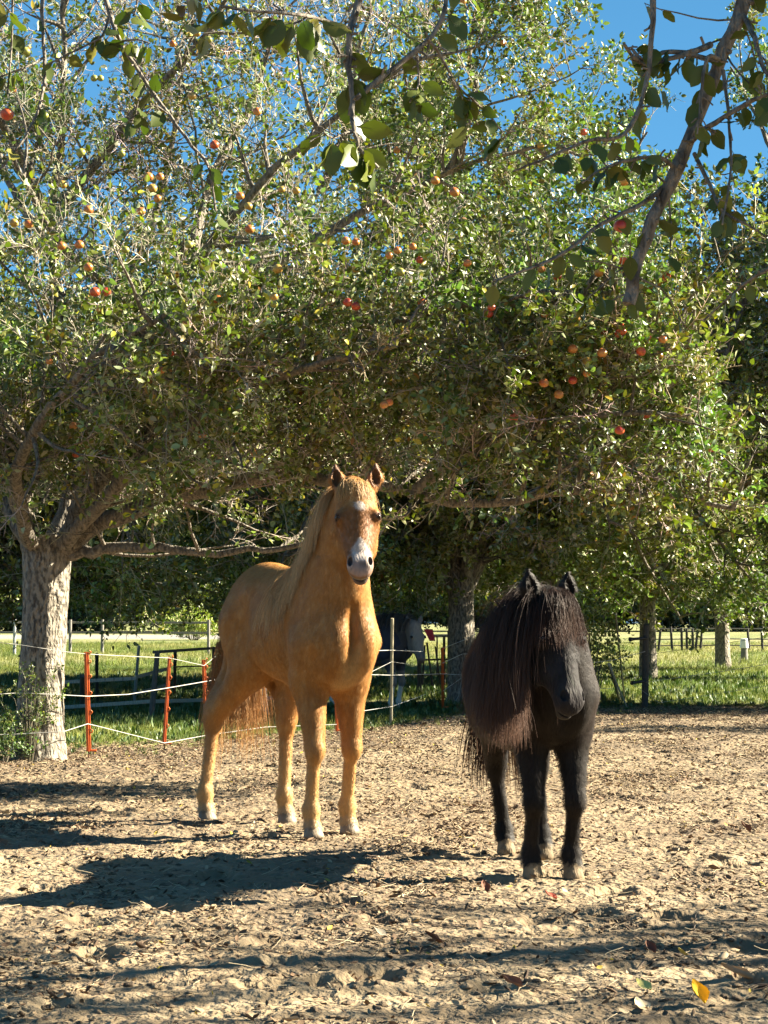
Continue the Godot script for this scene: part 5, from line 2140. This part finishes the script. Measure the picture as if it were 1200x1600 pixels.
	for e in [[702, 986, 702, 1056, 0.03], [694, 994, 694, 1070, 0.022], [683, 994, 683, 1055, 0.012], [667, 1004, 676, 1072, 0.016], [680, 1010, 688, 1068, 0.013], [664, 1008, 660, 1070, 0.014], [655, 1030, 656, 1082, 0.035]]:
		var sh := Shape.new()
		sh.tint = Color(0.085, 0.07, 0.055)
		sh.tube(PackedVector3Array([at(e[2], e[3], 29.95) - g.position, at(e[0], e[1], 29.95) - g.position]), PackedFloat32Array([e[4], e[4]]), 7)
		part(g, "bar", sh.commit(), mats.wood)
	var cl := Shape.new()
	cl.tint = Color(0.62, 0.055, 0.13)
	var c0 := at(669, 983, 29.4)
	var rows := 7
	var ids := []
	for side in 2:
		for r in rows:
			for q in 5:
				var wq := (q - 2) * 0.034 * (1.0 - 0.35 * r / (rows - 1))
				cl.add(c0 + Vector3(wq + r * 0.011, -r * 0.030, 0.02 * sin(q * 1.9 + r * 0.5) + side * 0.006), Vector3(0.3 * cos(q * 1.9), 0.1, 1.0 - 2.0 * (1 - side)).normalized())
	for side in 2:
		for r in rows - 1:
			for q in 4:
				var a := side * rows * 5 + r * 5 + q
				cl.tri_checked(a, a + 1, a + 5)
				cl.tri_checked(a + 1, a + 6, a + 5)
	tag(part(self, "pink_cloth", cl.commit(), mats.cloth), "bright pink cloth hanging beside the grey horse's head", "cloth")
	# the far fence on the right
	var ff := thing("far_wire_fence", "distant dark wire fence across the bright meadow on the right", "fence", Vector3(10.5, 0, -70.0))
	for px in [1032, 1048, 1065, 1073, 1082, 1090, 1097, 1168, 1190, 1212]:
		var a := at(px, 978 + (px * 7) % 9, 70.0)
		var sh := Shape.new()
		sh.tint = Color(0.07, 0.06, 0.05)
		sh.tube(PackedVector3Array([Vector3(a.x + rnd(-0.1, 0.1), -0.05, a.z) - ff.position, a - ff.position]), PackedFloat32Array([0.05, 0.045]), 7)
		part(ff, "post", sh.commit(), mats.wood)
	for y in [983, 999, 1009]:
		var sh := Shape.new()
		sh.tint = Color(0.12, 0.11, 0.09)
		sh.tube(PackedVector3Array([at(1015, y, 70.1) - ff.position, at(1120, y - 1, 70.1) - ff.position, at(1230, y, 70.1) - ff.position]), PackedFloat32Array([0.022, 0.022, 0.022]), 5)
		part(ff, "wire", sh.commit(), mats.metal)
	var lf := thing("far_left_fence", "distant fence of pale posts along the gravel road at left", "fence", Vector3(-12, 0, -64.0))
	for px in [-20, 23, 110, 160, 326]:
		var a := at(px, 968, 64.0)
		var sh := Shape.new()
		sh.tint = Color(0.26, 0.24, 0.21) if px != 23 else Color(0.5, 0.5, 0.48)
		sh.tube(PackedVector3Array([Vector3(a.x, -0.05, a.z) - lf.position, a - lf.position]), PackedFloat32Array([0.055, 0.05]), 7)
		part(lf, "post", sh.commit(), mats.wood)
	for y in [972, 988]:
		rail(lf, at(-60, y, 64.1), at(330, y + 1, 64.1), 0.07, 0.03, Color(0.26, 0.24, 0.20))
	var s := thing("grey_stump", "short grey stump with a white cap in the far sunny grass", "stump", foot(1163, 1036))
	var sh2 := Shape.new()
	sh2.tint = Color(0.22, 0.21, 0.19)
	sh2.lathe(Transform3D(), [Vector2(0.12, -0.05), Vector2(0.10, 0.15), Vector2(0.09, 0.34), Vector2(0.095, 0.42)], 12)
	part(s, "stump_body", sh2.commit(), mats.wood)
	var sh3 := Shape.new()
	sh3.tint = Color(0.78, 0.78, 0.76)
	sh3.lathe(Transform3D(Basis(), Vector3(0, 0.42, 0)), [Vector2(0.115, -0.02), Vector2(0.118, 0.0), Vector2(0.095, 0.22), Vector2(0.09, 0.235), Vector2(0.002, 0.24)], 14)
	part(s, "cap", sh3.commit(), mats.plastic)


func _ready() -> void:
	# ---- camera, sky, sun, exposure
	var cam := Camera3D.new()
	cam.name = "camera"
	cam.position = Vector3(0, EYE, 0)
	cam.rotation.x = PITCH
	cam.fov = rad_to_deg(2.0 * atan(800.0 / FOCAL))
	cam.near = 0.1
	cam.far = 2000.0
	add_child(cam)
	cam.current = true

	var sun := DirectionalLight3D.new()
	sun.name = "sun"
	add_child(sun)
	var to_sun := Vector3(0.85, 0.50, -0.165).normalized()
	sun.basis = Basis.looking_at(-to_sun, Vector3.UP)
	sun.light_color = Color(1.0, 0.955, 0.86)
	sun.light_energy = 1.6
	sun.light_angular_distance = 0.5
	sun.shadow_enabled = true

	var env := Environment.new()
	env.background_mode = Environment.BG_SKY
	var sky := Sky.new()
	var sm := ProceduralSkyMaterial.new()
	sm.sky_top_color = lin(0.006, 0.030, 0.070)
	sm.sky_horizon_color = lin(0.040, 0.122, 0.215)
	sm.sky_curve = 0.25
	sm.ground_bottom_color = lin(0.04, 0.035, 0.02)
	sm.ground_horizon_color = lin(0.05, 0.055, 0.05)
	sky.sky_material = sm
	env.sky = sky
	env.tonemap_mode = Environment.TONE_MAPPER_LINEAR
	env.tonemap_exposure = 5.8
	env.sdfgi_enabled = true
	env.ssao_enabled = true
	env.ssil_enabled = true
	var we := WorldEnvironment.new()
	we.name = "environment"
	we.environment = env
	add_child(we)

	relief.seed = 14
	relief.frequency = 3.2
	relief.fractal_octaves = 4
	crumb.seed = 16
	crumb.frequency = 9.0
	crumb.fractal_octaves = 3
	pits.seed = 17
	pits.noise_type = FastNoiseLite.TYPE_CELLULAR
	pits.frequency = 1.7
	pits.fractal_type = FastNoiseLite.FRACTAL_NONE
	pits.cellular_return_type = FastNoiseLite.RETURN_DISTANCE
	patches.seed = 15
	patches.frequency = 0.7
	patches.fractal_octaves = 2
	var t0 := Time.get_ticks_msec()
	make_materials()
	make_sprays()
	make_big_leaves()

	# ---- setting
	build_ground()
	prints("ground", Time.get_ticks_msec() - t0)
	var apples := []
	for k in 4:
		apples.append(apple_mesh(k))
	great_apple_tree(apples)
	prints("great tree", Time.get_ticks_msec() - t0)
	orchard_tree("middle_apple_tree", "tall apple tree with a dark trunk between the chestnut horse and the pony", foot(722, 1096), 9.3, 4.3, 0.19, 301, {"limbs": 18, "long": 1.7, "gap": 0.27, "low": 0.85, "tip_low": 1.05, "fruit": 45, "meshes": apples})
	orchard_tree("shaded_apple_tree", "low shaded apple tree behind the big pale trunk", Vector3(-4.95, 0, -27.5), 6.4, 4.9, 0.2, 302, {"limbs": 18, "low": 0.78, "tip_low": 0.85})
	orchard_tree("right_apple_tree", "apple tree with a dark trunk behind the wooden corner post", foot(1013, 1062), 7.8, 4.6, 0.16, 303, {"limbs": 14, "low": 1.15, "size": 1.5, "gap": 0.36, "long": 1.7})
	orchard_tree("far_right_apple_tree", "farthest apple tree trunk, alone in the sunny grass at right", foot(1130, 1045), 8.2, 4.6, 0.17, 304, {"limbs": 13, "low": 1.35, "size": 1.7, "gap": 0.42, "long": 1.7})
	orchard_tree("back_apple_tree", "apple tree behind the chestnut horse's back, its trunk hidden", Vector3(-2.0, 0, -37.0), 8.4, 4.8, 0.2, 305, {"limbs": 14, "low": 1.15, "size": 1.6, "gap": 0.4, "long": 1.7})
	orchard_tree("back_apple_tree", "apple tree behind the black pony, its trunk hidden by the pony", Vector3(3.0, 0, -33.5), 9.0, 4.4, 0.2, 306, {"limbs": 14, "low": 1.3, "size": 1.5, "gap": 0.38, "long": 1.7})
	orchard_tree("back_apple_tree", "apple tree farthest to the left behind the shaded one", Vector3(-9.5, 0, -40.0), 7.2, 4.8, 0.2, 307, {"limbs": 13, "low": 1.2, "size": 1.7, "gap": 0.42, "long": 1.7})
	prints("trees", Time.get_ticks_msec() - t0)
	orchard_tree("side_apple_tree", "broad apple tree whose crown fills the right edge, its trunk out of frame", Vector3(7.1, 0, -26.0), 10.4, 4.6, 0.22, 308, {"limbs": 16, "long": 1.7, "gap": 0.28, "low": 1.5, "tip_low": 1.7})
	orchard_tree("young_apple_tree", "young apple tree out of frame on the right, its shadow crosses the ground", Vector3(9.6, 0, -21.2), 4.0, 1.5, 0.08, 309, {"limbs": 8, "long": 0.8, "fork": 1.4, "size": 1.0})
	overhanging_trees(apples)
	prints("overhang", Time.get_ticks_msec() - t0)

	# ---- animals
	chestnut_horse()
	prints("horse", Time.get_ticks_msec() - t0)
	black_pony()
	prints("pony", Time.get_ticks_msec() - t0)
	rugged_horse()
	prints("third", Time.get_ticks_msec() - t0)

	# ---- fences and small things
	build_fences()
	leafy_bush("ground_ivy", "dark leafy weeds growing round the foot of the big trunk", "weeds", Vector3(-3.06, 0.09, -15.5), Vector3(0.3, 0.14, 0.18), 46, 0.42, Color(0.75, 0.95, 0.8), 401)
	leafy_bush("ground_ivy", "leafy sprigs climbing the shaded side of the big trunk", "weeds", Vector3(-2.86, 0.45, -15.52), Vector3(0.16, 0.32, 0.08), 26, 0.42, Color(0.9, 1.0, 0.8), 402)
	leafy_bush("sapling", "straggly yellowish sapling in the grass between pony and corner post", "sapling", Vector3(2.75, 0.75, -25.6), Vector3(0.35, 0.6, 0.3), 46, 0.8, Color(1.5, 1.4, 0.8), 403)
	leafy_bush("far_bush", "light green bush beside the far gravel road at left", "bush", at(302, 975, 112.0) * Vector3(1, 0, 1) + Vector3(0, 0.5, 0), Vector3(1.2, 0.6, 1.0), 120, 2.2, Color(1.7, 1.7, 1.1), 404)
	rng.seed = 405
	var wood := thing("far_wood", "dark distant wood closing the view behind the meadow", "wood", Vector3(0, 0, -210))
	wood.set_meta("kind", "stuff")
	var far_crown := Crown.new(LEAFY + SPARSE)
	for k in 36:
		var c := Vector3(-70.0 + k * 4.0 + rnd(-2, 2), rnd(3.4, 4.8), rnd(-10, 10))
		for q in 1300:
			var d := rvec().normalized() * pow(rng.randf(), 0.4)
			put_spray(far_crown, c + d * Vector3(6.5, 5.0, 4.0), Vector3(d.x, absf(d.y) + 0.5, d.z) + rvec() * 0.5, 6.0 * rnd(0.7, 1.2), 0.97, Color.WHITE)
	crown_parts(wood, far_crown)
	build_litter()
	prints("litter", Time.get_ticks_msec() - t0)
	single_leaves()
	build_grass()
	prints("all", Time.get_ticks_msec() - t0)
